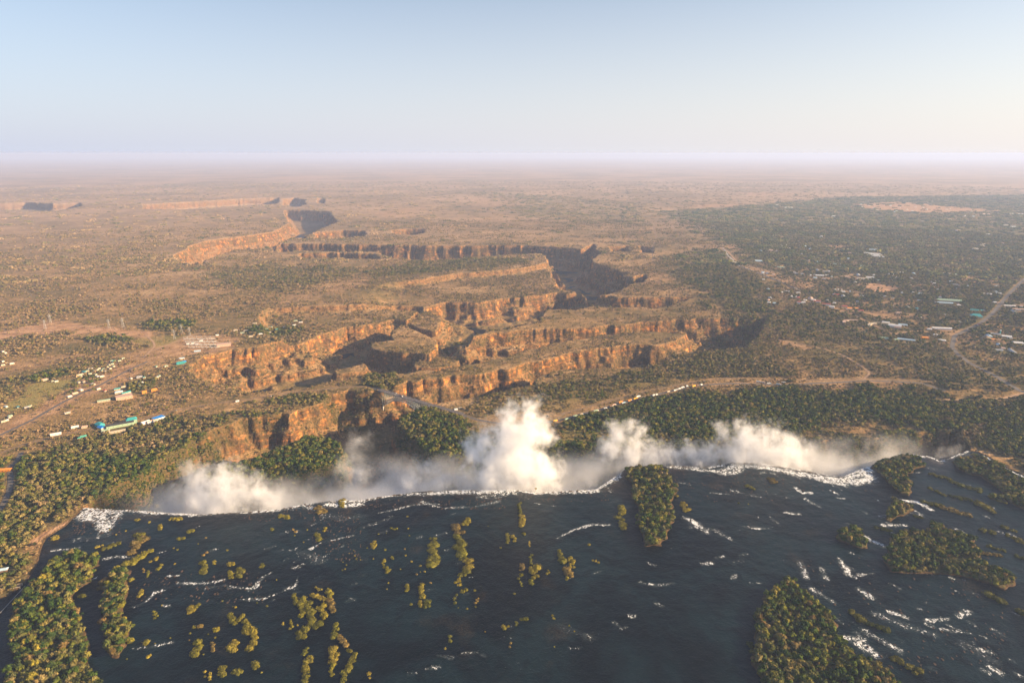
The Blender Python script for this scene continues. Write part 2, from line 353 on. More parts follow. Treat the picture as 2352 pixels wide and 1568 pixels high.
# ---- painted surface masks (bare sand, lush green, meadow)
BARE = [([(-60,772),(50,752),(109,741),(190,748),(273,756),(383,767),(340,782),(300,774),(250,768),(150,765),(60,772),(-60,790)], 1), 
        ([(440,772),(530,768),(560,780),(545,800),(470,812),(400,820),(350,805),(400,785)], .7), ([(-40,1010),(30,962),(90,930),(160,890),(225,862),(300,835),(330,845),(250,890),(150,930),(80,965),(20,1000)], .75),
        ([(180,905),(215,880),(245,872),(240,890),(200,905)], .5), ([(240,825),(330,800),(420,790),(440,800),(360,830),(260,850)], .5), ([(-40,850),(60,830),(150,815),(240,812),(240,822),(120,838),(-40,870)], .45),
        ([(60,1245),(100,1222),(160,1195),(190,1175),(170,1200),(105,1235),(85,1262)], 1), ([(255,850),(300,835),(310,860),(270,870)], .4),
        ([(640,1088),(700,1090),(760,1068),(778,1060),(770,1072),(715,1092),(650,1096)], .0),
        ([(1979,660),(1990,652),(2020,652),(2050,657),(2068,664),(2060,672),(2030,671),(1995,667)], 1), ([(2212,640),(2225,637),(2250,643),(2258,650),(2240,653),(2220,647)], .9),
        ([(1700,612),(1740,618),(1790,630),(1850,645),(1900,655),(1880,668),(1820,662),(1760,635)], .55), ([(1640,562),(1690,563),(1710,575),(1660,570)], .6),
        ([(1905,562),(1940,566),(1930,572),(1900,568)], .8), ([(2000,592),(2060,589),(2100,588),(2060,597)], .0), ([(2185,598),(2260,588),(2290,592),(2200,602)], .6),
        ([(1780,780),(1830,792),(1870,800),(1850,806),(1795,792)], .6), ([(1960,470),(2060,463),(2200,475),(2290,484),(2150,490),(1990,480)], .95), ([(1590,470),(1690,470),(1700,475),(1600,478)], .7),
        ([(1340,655),(1340,655),(1341,656)], 0), ([(1290,955),(1400,918),(1500,893),(1600,876),(1700,868),(1600,885),(1500,905),(1400,935),(1300,962)], .22),
        ([(620,690),(700,668),(780,650),(860,618),(900,606),(950,608),(880,635),(800,665),(700,690),(640,706)], .45), ([(840,625),(870,610),(900,600),(870,622)], .4),
        ([(860,400),(930,396),(960,402),(900,408)], .4), ([(600,408),(700,404),(760,410),(680,416)], .5), ([(1020,398),(1100,395),(1120,402)], .5), ([(1690,442),(1760,440),(1830,446),(1740,450)], .5),
        ([(850,490),(920,480),(985,472),(960,492),(900,500)], .35), ([(1070,458),(1180,454),(1240,470),(1100,476)], .3), ([(1360,690),(1500,670),(1620,690),(1560,665),(1480,655),(1380,670)], .2),
        ([(1480,630),(1520,625),(1560,640),(1500,660),(1470,655)], .45), ([(2000,872),(2060,876),(2110,880),(2060,888),(2000,882)], .5)]
MEAD = [([(5,938),(40,912),(80,881),(120,877),(170,871),(160,890),(142,900),(87,930),(30,945)], .9), ([(300,785),(350,772),(430,770),(410,790),(350,800)], .6), ([(1290,985),(1400,990),(1420,1010),(1380,1025),(1290,1020)], .75),
        ([(1100,930),(1300,900),(1500,870),(1600,862),(1500,885),(1300,935),(1150,960)], .25), ([(645,1088),(700,1086),(740,1072),(776,1055),(782,1062),(730,1086),(690,1094),(650,1096)], .9)]
LUSH = [([(1010,945),(1115,912),(1285,858),(1440,860),(1560,818),(1720,800),(1850,860),(1700,870),(1500,890),(1300,950),(1100,965)], .42), ([(60,1050),(200,1000),(400,960),(560,940),(640,950),(500,985),(350,1050),(200,1070)], .45), ([(1100,440),(1300,452),(1500,470),(1480,520),(1200,500)], .35), ([(560,930),(700,905),(860,900),(850,915),(700,930)], .5), ([(180,1165),(240,1118),(350,1045),(430,1005),(500,1000),(530,1020),(480,1060),(420,1100),(300,1145)], .8), ([(440,1090),(560,1035),(790,995),(812,1060),(770,1135),(500,1155)], .97), ([(2225,1030),(2262,1043),(2300,1066),(2352,1090),(2500,1148),(2700,1220),(2700,900),(2300,900)], 1), ([(920,985),(965,940),(1100,975),(1290,1000),(1600,990),(1900,985),(2230,985),(2240,1060),(1900,1110),(1500,1080),(1370,1130),(900,1150),(880,1060)], .95), ([(1290,975),(1380,950),(1480,925),(1600,900),(1720,890),(1900,885),(2100,890),(2200,925),(2400,920),(2400,1100),(2262,1045),(2225,1035),(2230,985),(2000,1000),(1800,1018),(1440,1030),(1400,1010),(1290,1000)], 1),
        ([(-60,1060),(60,1050),(200,1050),(330,1050),(420,1015),(380,1090),(250,1150),(180,1170),(90,1230),(40,1340),(-60,1400)], .85),
        ([(560,1060),(660,1018),(705,1006),(755,1008),(790,1020),(780,1055),(700,1080),(600,1090)], .95),
        ([(900,1000),(915,975),(960,945),(1040,955),(1100,975),(1060,1010),(960,1000)], .8), ([(840,850),(900,855),(930,880),(870,895),(830,890)], .8),
        ([(1560,590),(1640,575),(1700,600),(1760,650),(1780,720),(1740,760),(1690,740),(1640,690),(1560,640)], .75),
        ([(1700,735),(1800,715),(1900,700),(2000,720),(2100,760),(2200,800),(2400,880),(2400,920),(2200,900),(2000,830),(1900,790),(1800,770)], .6),
        ([(1490,487),(1640,480),(1800,464),(1950,452),(2420,447),(2420,700),(2400,880),(2100,760),(2000,720),(1850,690),(1780,640),(1700,590),(1600,520)], .72),
        ([(470,625),(600,610),(800,612),(830,625),(760,650),(650,668),(540,660),(480,645)], .45), ([(840,620),(960,600),(1120,595),(1230,595),(1180,612),(1000,626),(860,640)], .55),
        ([(320,745),(360,738),(450,738),(440,752),(380,765),(330,757)], .9), ([(560,755),(600,745),(650,735),(695,740),(680,750),(600,768),(560,770)], .85),
        ([(195,780),(250,768),(300,775),(317,780),(300,788),(240,795)], .9), ([(60,868),(120,850),(170,845),(160,862),(90,880)], .85), ([(-40,880),(60,870),(50,900),(-40,960)], .5),
        ([(160,880),(220,862),(245,865),(210,900),(150,915)], .7), ([(290,880),(360,868),(350,890),(300,905)], .7),
        ([(1010,755),(1060,735),(1150,740),(1200,745),(1150,757),(1060,775)], .8), ([(1730,765),(1900,770),(2100,850),(2200,880),(1900,868),(1730,830),(1620,810)], .35)]

tmax, dth = 56.0, .066
nth = int(2*tmax/dth)+1
TH = np.radians(np.linspace(-tmax, tmax, nth))
rs = [470.0]
while rs[-1] < 90000:
    r = rs[-1]; rs.append(r+(max(2.4, r*.0027) if r < 7000 else r*min(.02, .0027+(r-7000)/7000*.004)))
RR = np.array(rs); nr = len(RR)
X = (RR[:, None]*np.sin(TH)[None, :]).ravel(); Y = (RR[:, None]*np.cos(TH)[None, :]).ravel()
def f32(a): return a.astype(np.float32)
base = 4*fbm(X, Y, 420, 3, 3)+1.2*fbm(X, Y, 70, 5, 3)
RAD = np.sqrt(X*X+Y*Y)
base += sst(4000, 12000, RAD)*(14*fbm(X, Y, 2600, 21, 4))+sst(12000, 40000, RAD)*40*fbm(X, Y, 9000, 31, 4)
rivP = gpl(RIVER); sr = sdf(rivP, X, Y, 400)
base = base+1.5
base = np.where(sr < 60, base*sst(-5, 60, sr)+1.2*(1-sst(-5, 60, sr)), base)
jit = 24*fbm(X, Y, 170, 41, 4)+9*fbm(X, Y, 47, 47, 3)+4*fbm(X, Y, 13, 48, 2)+7*(1-np.abs(fbm(X, Y, 70, 49, 3))*4)
cvar = .36+.30*fbm(X, Y, 230, 53, 3)
rough_t = .26*fbm(X, Y, 60, 55, 4)+.17*(1-np.abs(fbm(X, Y, 85, 57, 3))*4)
def prof(s, D, c, wide=1.35):
    "cliff band at the rim, broken talus, then the floor"
    cl = sst(0, 9, s)*.66+sst(15, 24, s)*.34; q = np.clip((s-9)/(D*wide), 0, 1)
    q2 = np.clip(q**.8+rough_t*q*(1-q)*3.2, 0, 1)
    led = .19*sst(.22, .26, q2)+.19*sst(.55, .59, q2)-.38*q2
    return D*(cl*c+(1-c)*np.clip(q2+led*(q > 0), 0, 1))
surf = base.copy()
for ring, drop, ra, rb in BENCH:
    s = -sdf(gpl(ring), X, Y)+jit*.7
    xa, xb = gp(*ra)[0], gp(*rb)[0]
    surf -= prof(np.maximum(s, 0), drop, .8*np.ones_like(s))*sst(xa, xb, X)
H = surf.copy(); gor = np.zeros_like(X)
for g, D in [(G1, 106), (G2, 118), (G34, 124), (G5, 150), (G6, 125)]+[(q, 90) for q in SMALL]:
    s = -sdf(gpl(g), X, Y)
    isr = g is G1
    j = jit*(np.where(sr < 45, sst(0, 45, sr), 1) if isr else 1)
    lipf = (1-sst(0, 14, sr)) if isr else 0
    s2 = s+j
    h = surf-prof(np.maximum(s2, 0), D, cvar, .8 if isr else 1.1 if g is G2 else 1.7 if g is G34 else .9)
    if isr:
        hl = surf-prof(np.maximum(s*1.0, 0)*3.0, D, .97*np.ones_like(cvar))
        wt = sst(55, 0, sr)*(s > 0); h = np.where(s > 0, h*(1-wt)+hl*wt, np.where(sr < 40, surf, h))
    H = np.minimum(H, h); gor = np.maximum(gor, sst(0, 12, s))
zoneb = 4*(np.hypot(X, Y) < 1700)-30*sst(3000, 3300, RAD)*(np.hypot(X-450, Y-3700) < 1500)
FZ = -112+zoneb
FLOOR = FZ+5*fbm(X, Y, 90, 61, 3)
H = np.maximum(H, FLOOR)
for ring, zt, sp in MESA:
    s = sdf(gpl(ring, zt), X, Y)-jit*.5
    hm = zt+1.5*fbm(X, Y, 50, 71, 2)-prof(np.maximum(s, 0)/sp, 110+zt, .5*np.ones_like(s), .95)
    H = np.where((gor > 0) & (s < 140), np.maximum(H, hm), H)
H = H+np.where(gor > 0, 2.5*fbm(X, Y, 16, 81, 3)*sst(0, 25, -H)*sst(-106, -90, H), 0)
dbr = dline(gpl([(872,897),(1100,968)]), X, Y, 60); H = np.where((dbr < 26) & (H > -4), np.minimum(H, 1+sst(14, 26, dbr)*6), H)
# river bed and islands
isd = np.full(X.shape, 1e4, np.float32)
for k, ring in ISL.items():
    s = sdf(gpl(ring), X, Y, 40)+5*fbm(X, Y, 14, 91, 3)+11*fbm(X, Y, 45, 92, 3)+4.5; isd = np.minimum(isd, s)
inr = sr+1.5*fbm(X, Y, 12, 93, 2)
bed = np.where(inr < 0, -4*sst(0, -9, inr)+(1-sst(0, -3, inr))*.8, 0)
bed = np.where(inr < 0, np.maximum(bed, 1.6*sst(3, -6, isd)-4*sst(-1, 6, isd)), 0)
H = np.where((inr < 0) & (sr < 0), bed, H)
wetm = ((sr < 2) & (isd > -3)).astype(np.float32)
# masks
nm = fbm(X, Y, 60, 101, 4)
pxs = np.maximum(RAD/1568, .6)
def mask(lst, wob=1.0):
    o = np.zeros(X.shape, np.float32)
    for ring, k in lst:
        if k <= 0: continue
        P = gpl(ring); ext = np.hypot(*(P.max(0)-P.min(0)))
        w = min(110, max(4, ext*.035))*wob
        s = sdf(P, X, Y, 4*w)
        o = np.maximum(o, k*sst(w, -w, s+nm*w*2.2))
    return o
bare = mask(BARE); mead = mask(MEAD, .7); lush = mask(LUSH, 1.3)
lush = np.where(isd < 4, .85, lush)
ROADS = [  # name, polyline, width, material, label
 ("road", [(0,1042),(60,1020),(120,1003),(190,990),(250,978),(330,962),(410,943),(492,929),(560,921),(612,912),(662,903),(713,899),(760,893),(800,889),(840,890),(868,894)], 6, M_track, "pale road running to the left end of the bridge"),
 ("road", [(988,933),(1040,947),(1093,964),(1150,975),(1220,976),(1280,967),(1322,956),(1371,944),(1431,926),(1504,909),(1559,895),(1608,886),(1653,883),(1720,882),(1800,884),(1880,880),(1985,876),(2060,878),(2117,882),(2170,900)], 11, M_asph, "border road with the queue of trucks"),
 ("dirt_track", [(1290,952),(1400,922),(1500,896),(1600,878),(1660,870),(1740,870),(1876,874),(1985,871),(2117,876),(2200,885)], 5, M_track, "pale dirt track beside the truck road"),
 ("road", [(-20,1010),(0,1002),(82,961),(137,928),(164,914),(219,889),(260,868),(300,848),(340,830)], 9, M_asph, "grey road through the village on the left"),
 ("road", [(2380,615),(2350,645),(2320,672),(2297,700),(2276,725),(2250,745),(2215,762),(2192,773),(2186,799),(2200,815),(2225,835),(2248,846),(2290,867),(2330,892),(2345,902),(2400,910)], 14, M_asph, "wide grey road through the town on the right"),
 ("dirt_track", [(2352,905),(2300,918),(2250,922),(2170,920)], 9, M_dirt, "short dirt track joining the town road"),
 ("dirt_track", [(1788,783),(1888,802),(1935,817),(1975,840),(1998,858),(1985,872)], 6, M_dirt, "thin dirt track crossing the scrub above the rainforest"),
 ("dirt_track", [(335,772),(352,786),(356,796),(340,812),(330,822)], 7, M_dirt, "forked dirt track left of the substation"),
 ("dirt_track", [(345,808),(380,795),(420,780),(450,768),(490,765)], 7, M_dirt, "dirt track leading up to the substation"),
 ("dirt_track", [(1640,562),(1668,575),(1690,598),(1720,612),(1780,628),(1850,642),(1906,640),(1960,632)], 9, M_dirt, "pale service road beside the freight train"),
 ("dirt_track", [(1290,640),(1500,600),(1498,575),(1508,545),(1500,520),(1515,495)][1:], 6, M_track, "faint track across the far plateau"),
 ("road", [(-20,1200),(5,1165),(22,1130),(26,1100),(22,1075),(40,1060),(50,1040)], 10, M_asph, "short grey road behind the viewing deck"),
 ("dirt_track", [(1690,560),(1760,575),(1830,590),(1900,620),(1960,632),(1980,640)], 9, M_dirt, "pale street through the upper part of the town"),
 ("dirt_track", [(2188,771),(2150,765),(2100,762),(2050,770),(2000,745),(1960,725),(1900,705)], 9, M_dirt, "street running past the crescent shaped hotel"),
]
town = mask([([(1770,570),(1960,560),(2100,585),(2330,640),(2400,720),(2330,790),(2150,790),(2050,780),(1960,735),(1850,700),(1760,640)], 1), ([(1960,465),(2290,480),(2350,500),(2100,500),(1950,480)], 1)], .5)
bare = np.maximum(bare, town*.5*sst(.02, .30, fbm(X, Y, 110, 161, 3)))
roadm = np.zeros(X.shape, np.float32)
for nme, pl, w, mt, lb in ROADS:
    d = dline(gpl(pl), X, Y, 60); roadm = np.maximum(roadm, sst(w*.5+7, w*.5+1, d))
bare = np.maximum(bare, roadm*.3)
V = np.stack([X, Y, H], 1)
ii = (np.arange(nr-1)[:, None]*nth+np.arange(nth-1)[None, :]).ravel()
QF = np.stack([ii, ii+1, ii+nth+1, ii+nth], 1)
ground = link(bpy.data.objects.new("plateau_ground", mesh_np("plateau_ground", V, QF, [M_ground],
          dict(bare=bare, lush=lush, meadow=mead, wet=wetm), smooth=True)))
tag(ground, kind="structure")
Hg = H.reshape(nr, nth); cols = (X.reshape(nr, nth), Y.reshape(nr, nth))
def gidx(x, y):
    x = np.atleast_1d(x); y = np.atleast_1d(y)
    r = np.hypot(x, y); t = np.arctan2(x, y)
    fi = np.clip(np.interp(r, RR, np.arange(nr)), 0, nr-1.001); fj = np.clip((t-TH[0])/(TH[1]-TH[0]), 0, nth-1.001)
    return fi, fj
def gval(A, x, y):
    fi, fj = gidx(x, y); i, j = fi.astype(int), fj.astype(int); a, b = fi-i, fj-j; A = A.reshape(nr, nth)
    return (A[i, j]*(1-b)+A[i, j+1]*b)*(1-a)+(A[i+1, j]*(1-b)+A[i+1, j+1]*b)*a
def gz(x, y): return float(gval(H, x, y)[0])
def gpt(dx, dy):
    x, y = gp(dx, dy); z = gz(x, y); z = z if z > -30 else 0
    x, y = gp(dx, dy, z); return Vector((x, y, gz(x, y)))

# ------------------------------------------------------------------ water
FOAM = []  # polylines in picture coordinates of their frame, width, strength
def fo(f, w, k, *pts):
    kk = f(1, 0)[0]-f(0, 0)[0]; FOAM.append(([f(x, y) for x, y in pts], w*kk, k))
ident = lambda x, y: (x, y)
for p in ([(195,1172),(230,1180),(262,1176)], [(185,1185),(215,1195),(245,1200)], [(200,1178),(240,1190),(230,1210)], [(240,1172),(275,1178),(255,1200),(240,1215)]): fo(ident, 9, 1.0, *p)
fo(ident, 8, 1.1, (752,1158),(790,1160),(825,1158)); fo(ident, 6, .9, (700,1163),(740,1170)); fo(ident, 7, .95, (935,1134),(1000,1132),(1060,1130),(1120,1130),(1180,1130)); fo(ident, 6, .8, (1100,1140),(1150,1136),(1185,1133))
fo(ident, 6, .85, (1270,1132),(1330,1130),(1375,1128)); fo(ident, 7, .9, (1540,1072),(1600,1079),(1650,1082),(1690,1070),(1740,1072),(1790,1078),(1850,1092)); fo(ident, 12, 1.0, (1770,1075),(1830,1088),(1880,1095),(1935,1102)); fo(ident, 12, 1.05, (1900,1098),(1960,1108),(2000,1100),(1985,1082)); fo(ident, 8, .9, (1700,1075),(1690,1085),(1660,1088))
fo(ident, 9, 1, (1930,1100),(1975,1090),(2005,1078)); fo(ident, 9, 1, (1850,1088),(1900,1105),(1940,1112)); fo(ident, 5, .8, (1400,1108),(1425,1095)); 
for a in ([8,.8,(440,470),(560,462),(650,450)], [10,.8,(860,540),(980,525),(1100,530)], [9,.8,(1060,950),(1150,925),(1230,880),(1290,810),(1370,795)], [6,.7,(1390,685),(1480,675)],
          [14,.85,(1470,740),(1600,745),(1700,740),(1860,715)], [8,.8,(1700,790),(1860,755)], [6,.7,(1900,775),(2040,780)], [10,.8,(2060,800),(2110,780),(2180,690)], [7,.65,(1110,1285),(1280,1265),(1420,1230)],
          [30,.5,(640,380),(760,370),(900,330)], [12,.6,(700,130),(760,160),(700,200),(820,230)], [10,.8,(1570,185),(1680,165)], [8,.6,(1250,170),(1330,150)], [8,.8,(1880,155),(2000,160),(2150,140)], [7,.6,(1340,920),(1400,930)]): fo(F_BL, *a)
for a in ([8,.8,(0,780),(100,790),(140,740),(180,690),(260,650)], [9,.8,(0,875),(200,870),(330,820),(460,760),(480,690)], [32,.5,(500,490),(590,520),(660,560)], [9,.85,(590,460),(680,400),(800,380),(930,350)],
          [7,.7,(700,520),(850,430)], [6,.6,(600,260),(700,200),(760,190)], [20,.5,(1020,280),(1110,250),(1250,200)], [12,.75,(1150,160),(1300,130),(1400,100),(1540,80),(1700,90)], [8,.7,(1840,1320),(1960,1310),(2020,1340)],
          [6,.6,(1640,1340),(1760,1360)], [7,.6,(1540,1450),(1650,1430)], [30,.45,(700,180),(850,210),(1000,190)], [16,.7,(1500,70),(1700,120),(1950,110),(2150,60)], [8,.4,(1400,1490),(1450,1480)]): fo(F_BM, *a)
for a in ([9,.85,(530,580),(640,520),(780,485),(880,490)], [7,.7,(380,340),(520,360)], [20,.75,(1400,440),(1480,480),(1560,540)], [8,.75,(1690,570),(1720,590)], [7,.7,(1580,270),(1700,280)], [7,.7,(1720,250),(1860,290),(1940,300)],
          [8,.75,(1780,495),(1900,515),(2006,500)], [13,.8,(1520,755),(1580,750)], [9,.7,(1620,710),(1670,700)], [10,.65,(1100,880),(1200,900),(1330,890)], [9,.65,(920,1150),(970,1200),(1000,1190)], [6,.6,(1200,1020),(1240,1040)],
          [9,.8,(1850,885),(1920,885)], [5,.65,(600,1325),(690,1325)], [7,.7,(1030,1110),(1050,1110)], [8,.7,(1730,850),(1745,830)], [7,.6,(1140,740),(1200,770)], [10,.6,(800,170),(860,220),(900,260)],[16,.6,(1450,500),(1600,520),(1660,560)],[9,.6,(1360,200),(1440,215)],[20,.4,(560,1190),(760,1250)], [14,.75,(0,300),(90,310),(180,290)]): fo(F_BC, *a)
for a in ([14,.95,(450,240),(490,270),(550,270)], [9,.85,(680,250),(740,280)], [8,.85,(720,300),(780,310)], [9,.85,(350,400),(480,415)], [10,.65,(510,310),(620,370)], [7,.7,(80,495),(180,500),(270,515)],
          [16,1,(1190,320),(1300,340),(1370,385)], [11,.95,(1040,490),(1200,490)], [16,.9,(920,570),(1050,630)], [10,.8,(820,680),(900,700)], [14,.75,(480,750),(520,850)], [13,.9,(750,720),(800,820)], [7,.8,(880,830),(980,820)],
          [14,.85,(880,930),(970,990)], [14,.85,(780,1260),(900,1270)], [18,.9,(860,1290),(930,1330),(1000,1380)], [16,.9,(1050,1290),(1150,1340)], [13,.9,(1100,1080),(1200,1120)], [10,.8,(1350,1140),(1480,1130)], [12,.8,(1560,1110),(1620,1080)],
          [14,.85,(1800,1200),(1860,1240)], [13,.8,(1700,1340),(1780,1360)], [9,.85,(1920,1480),(1970,1510)], [11,.75,(1780,1460),(1850,1500)], [9,.7,(1450,1200),(1640,1230)], [7,.8,(1230,130),(1300,130)], [16,1,(1740,20),(1860,80),(1930,130),(2006,160)],
          [8,.8,(1640,30),(1680,50)], [8,.7,(1020,430),(1200,420)], [20,.6,(1000,1100),(1200,1180),(1400,1240)], [14,.7,(560,930),(700,1010)], [14,.6,(1300,420),(1200,400)], [24,.5,(1600,1300),(1800,1420)], [10,.8,(1090,530),(1130,560)], [14,.8,(620,780),(660,860)],[14,.7,(900,1200),(1000,1260)],[30,.4,(1200,60),(1400,110)],[10,.5,(700,1100),(760,1160)]): fo(F_BR, *a)
g_ = np.random.default_rng(77)
for _ in range(110):
    x_, y_ = g_.uniform(100, 2000), g_.uniform(80, 1500); l_ = g_.uniform(15, 60)
    if x_ < 700 and y_ > 500: continue
    fo(F_BR, g_.uniform(4, 9), g_.uniform(.45, .8), (x_, y_), (x_+l_*.6, y_+l_*.25), (x_+l_, y_+l_*.55))
for _ in range(70):
    F_ = (F_BL, F_BM, F_BM, F_BC)[g_.integers(4)]; x_, y_ = g_.uniform(200, 2100), g_.uniform(120, 900); l_ = g_.uniform(20, 90)
    fo(F_, g_.uniform(3, 6), g_.uniform(.35, .65), (x_, y_), (x_+l_*.5, y_-l_*.15), (x_+l_, y_-l_*.3))
wsel = (sr < 3.5) & (RAD < 3500)
foam = np.zeros(X.shape, np.float32)
wx, wy = X[wsel], Y[wsel]; fw = np.zeros(wx.shape, np.float32)
wob_ = 5*fbm(wx, wy, 22, 109, 3)
for pts, w, k in FOAM:
    P = gpl(pts); wm = max(3.0, w*1.15); d = dline(P, wx, wy, wm*3.2)+wob_; fw = np.maximum(fw, k*.92*np.exp(-(d/(wm*1.2))**2))
LP = gpl(LIP); dl = dline(LP, wx, wy, 60)
lipn = .5+.5*fbm(wx, wy, 40, 111, 3)
fw = np.maximum(fw, np.exp(-((dl+wob_*.5)/6.5)**2)*(.28+1.25*lipn))
fw = np.maximum(fw, .34*np.exp(-(dl/22)**2)*lipn*2)
islw = isd[wsel]; fw = fw*1.12*sst(-1, 3, islw)
fw += .22*sst(.25, .6, fbm(wx, wy, 90, 115, 4))*sst(.1, .5, fbm(wx, wy, 30, 117, 3))
foam[wsel] = fw
shal = np.zeros(X.shape, np.float32); shal[wsel] = .9*np.exp(-(dl/26)**2)*sst(.1, .6, fbm(wx, wy, 45, 121, 3)+.25)+.35*sst(.35, .7, fbm(wx, wy, 60, 123, 4))
def sheet(name, sel, z, mat, attrs, smooth=True):
    q = QF[sel[QF].all(1)]; used = np.unique(q); mp = np.zeros(len(X), np.int32); mp[used] = np.arange(len(used))
    Vw = np.stack([X[used], Y[used], np.full(len(used), z) if np.isscalar(z) else z[used]], 1)
    return link(bpy.data.objects.new(name, mesh_np(name, Vw, mp[q], [mat], {k: a[used] for k, a in attrs.items()}, smooth=smooth)))
zw = np.zeros_like(X); zw[wsel] = .25*fbm(wx, wy, 9, 131, 2)+np.clip(foam[wsel], 0, 1)*.5*fbm(wx, wy, 4, 133, 2)
wat = sheet("river_water", wsel & (isd > -4.5), zw, M_water, dict(foam=foam, shallow=shal)); tag(wat, kind="structure")
gsel = (H < FZ+.9) & (RAD < 7000)
gf = .35*sst(.25, .6, fbm(X, Y, 35, 141, 3))
gw = sheet("gorge_water", gsel, FZ+.4, M_gwater, dict(foam=gf, shallow=np.zeros_like(gf)), True); tag(gw, kind="structure")
# falling water below the lip
def curtain():
    m = NT("falling_water"); p = m.pos(); n = m.noise(1, 4, m.scale(p, (1/3., 1/3., 1/30.)), .6)
    m.bsdf(m.mix(m.rng(n, .42, .6), (.10, .09, .08), (.8, .82, .84)), .8, .2); P = []
    for i in range(len(LP)-1):
        n_ = max(1, int(np.hypot(*(LP[i+1]-LP[i]))/4)); P += [LP[i]+(LP[i+1]-LP[i])*k/n_ for k in range(n_)]
    P = np.array(P); nrm = np.gradient(P, axis=0); nrm = np.stack([-nrm[:, 1], nrm[:, 0]], 1); nrm /= np.linalg.norm(nrm, axis=1)[:, None]+1e-9
    rows = [(-2, -.3), (1.5, -.8), (4, -5), (6.5, -25), (9, -60), (11, -103)]; Vc = []; 
    wob = fbm(P[:, 0], P[:, 1], 8, 151, 3)*1.5
    for o, z in rows: Vc.append(np.concatenate([P+nrm*(o+wob*(o > 2))[:, None] if hasattr(o+wob, 'shape') else P, np.full((len(P), 1), z)], 1))
    Vc = np.concatenate(Vc); n = len(P); F = [(r*n+i, r*n+i+1, (r+1)*n+i+1, (r+1)*n+i) for r in range(len(rows)-1) for i in range(n-1)]
    o = link(bpy.data.objects.new("waterfall", mesh_np("waterfall", Vc, F, [m.mat], smooth=True)))
    tag(o, kind="structure")
curtain()

# ------------------------------------------------------------------ roads
def strip(name, pl, w, mat, lift=.35):
    P = gpl(pl); Q = []
    for i in range(len(P)-1):
        n = max(1, int(np.hypot(*(P[i+1]-P[i]))/9)); Q += [P[i]+(P[i+1]-P[i])*k/n for k in range(n)]
    Q.append(P[-1]); Q = np.array(Q)
    for _ in range(3): Q[1:-1] = (Q[:-2]+2*Q[1:-1]+Q[2:])/4
    d = np.gradient(Q, axis=0); nn = np.stack([-d[:, 1], d[:, 0]], 1); nn /= np.linalg.norm(nn, axis=1)[:, None]+1e-9
    V_ = []
    for o in (-.5, -.17, .17, .5):
        pp = Q+nn*o*w; V_.append(np.concatenate([pp, (gval(H, pp[:, 0], pp[:, 1])+lift)[:, None]], 1))
    V_ = np.stack(V_, 1); V_[:, :, 2] = V_[:, :, 2].max(1)[:, None]; n = len(Q)
    F = [(i*4+k, i*4+k+1, i*4+k+5, i*4+k+4) for i in range(n-1) for k in range(3)]
    return link(bpy.data.objects.new(name, mesh_np(name, V_.reshape(-1, 3), F, [mat], smooth=True)))
for k, (nme, pl, w, mt, lb) in enumerate(ROADS): o = strip(nme, pl, w, mt, .35+.012*k); tag(o, label=lb, kind="structure")

# ------------------------------------------------------------------ labels that single things out
REG = []   # (object, base label, sort key)
ORD = ["", "first", "second", "third", "fourth", "fifth", "sixth", "seventh", "eighth", "ninth", "tenth", "eleventh", "twelfth", "thirteenth", "fourteenth", "fifteenth", "sixteenth"]
NUM = ["", "one", "two", "three", "four", "five", "six", "seven", "eight", "nine", "ten", "eleven", "twelve", "thirteen", "fourteen", "fifteen", "sixteen"]
def reg(o, label, cat, group, p): REG.append((o, label, cat, group, p))
def flush():
    by = {}
    for e in REG: by.setdefault(e[1], []).append(e)
    for lb, es in by.items():
        es.sort(key=lambda e: e[4][0]/max(e[4][1], 1)); n = len(es)
        for i, (o, l, c, g, p) in enumerate(es):
            if n == 1: t = l
            elif n == 2: t = l+(", the left one", ", the right one")[i]
            elif i == 0: t = l+", leftmost"
            elif i == n-1: t = l+", rightmost"
            elif n == 3: t = l+", the middle one"
            elif i < 16: t = l+", %s from left" % ORD[i+1]
            else: t = l+", far right of its row"
            tag(o, t, c, g)
    REG.clear()

# ------------------------------------------------------------------ foliage meshes
def tufts(n, lobes, size, seed, squash=1.0):
    "n leaf clumps spread over the shells of a few lobes -> verts, tris"
    g = np.random.default_rng(seed); L = np.array(lobes); k = g.integers(0, len(L), n)
    d = g.normal(size=(n, 3)); d[:, 2] = d[:, 2]*.8+.25; d /= np.linalg.norm(d, axis=1)[:, None]
    rr = (.72+.33*g.random(n))[:, None]; c = L[k, :3]+d*L[k, 3:4]*rr*np.array([1, 1, squash])
    nrm = d+g.normal(size=(n, 3))*.55; nrm /= np.linalg.norm(nrm, axis=1)[:, None]
    u = np.cross(nrm, g.normal(size=(n, 3))); u /= np.linalg.norm(u, axis=1)[:, None]; v = np.cross(nrm, u)
    s = (size*(.6+.8*g.random(n)))[:, None]
    V_ = np.stack([c-u*s-v*s*.6, c+u*s*.9-v*s*.5, c+v*s+nrm*s*.25, c-u*s*.3+v*s*.5-nrm*s*.2], 1).reshape(-1, 3)
    b = np.arange(n)*4
    return V_, np.concatenate([np.stack([b, b+1, b+2], 1), np.stack([b, b+2, b+3], 1)])
def ico(c, r, seed, sub=1, amp=.25, sq=1.0):
    bm = bmesh.new(); bmesh.ops.create_icosphere(bm, subdivisions=sub, radius=1)
    g = np.random.default_rng(seed); V_ = np.array([v.co[:] for v in bm.verts]); V_ *= (1+amp*(g.random(len(V_))-.5)*2)[:, None]
    V_ = V_*np.array([1, 1, sq])*r+np.array(c); F = np.array([[v.index for v in f.verts] for f in bm.faces]); bm.free(); return V_, F
def joinm(parts):
    V_, F, b = [], [], 0
    for v, f in parts: V_.append(v); F.append(f+b); b += len(v)
    return np.concatenate(V_), np.concatenate(F)
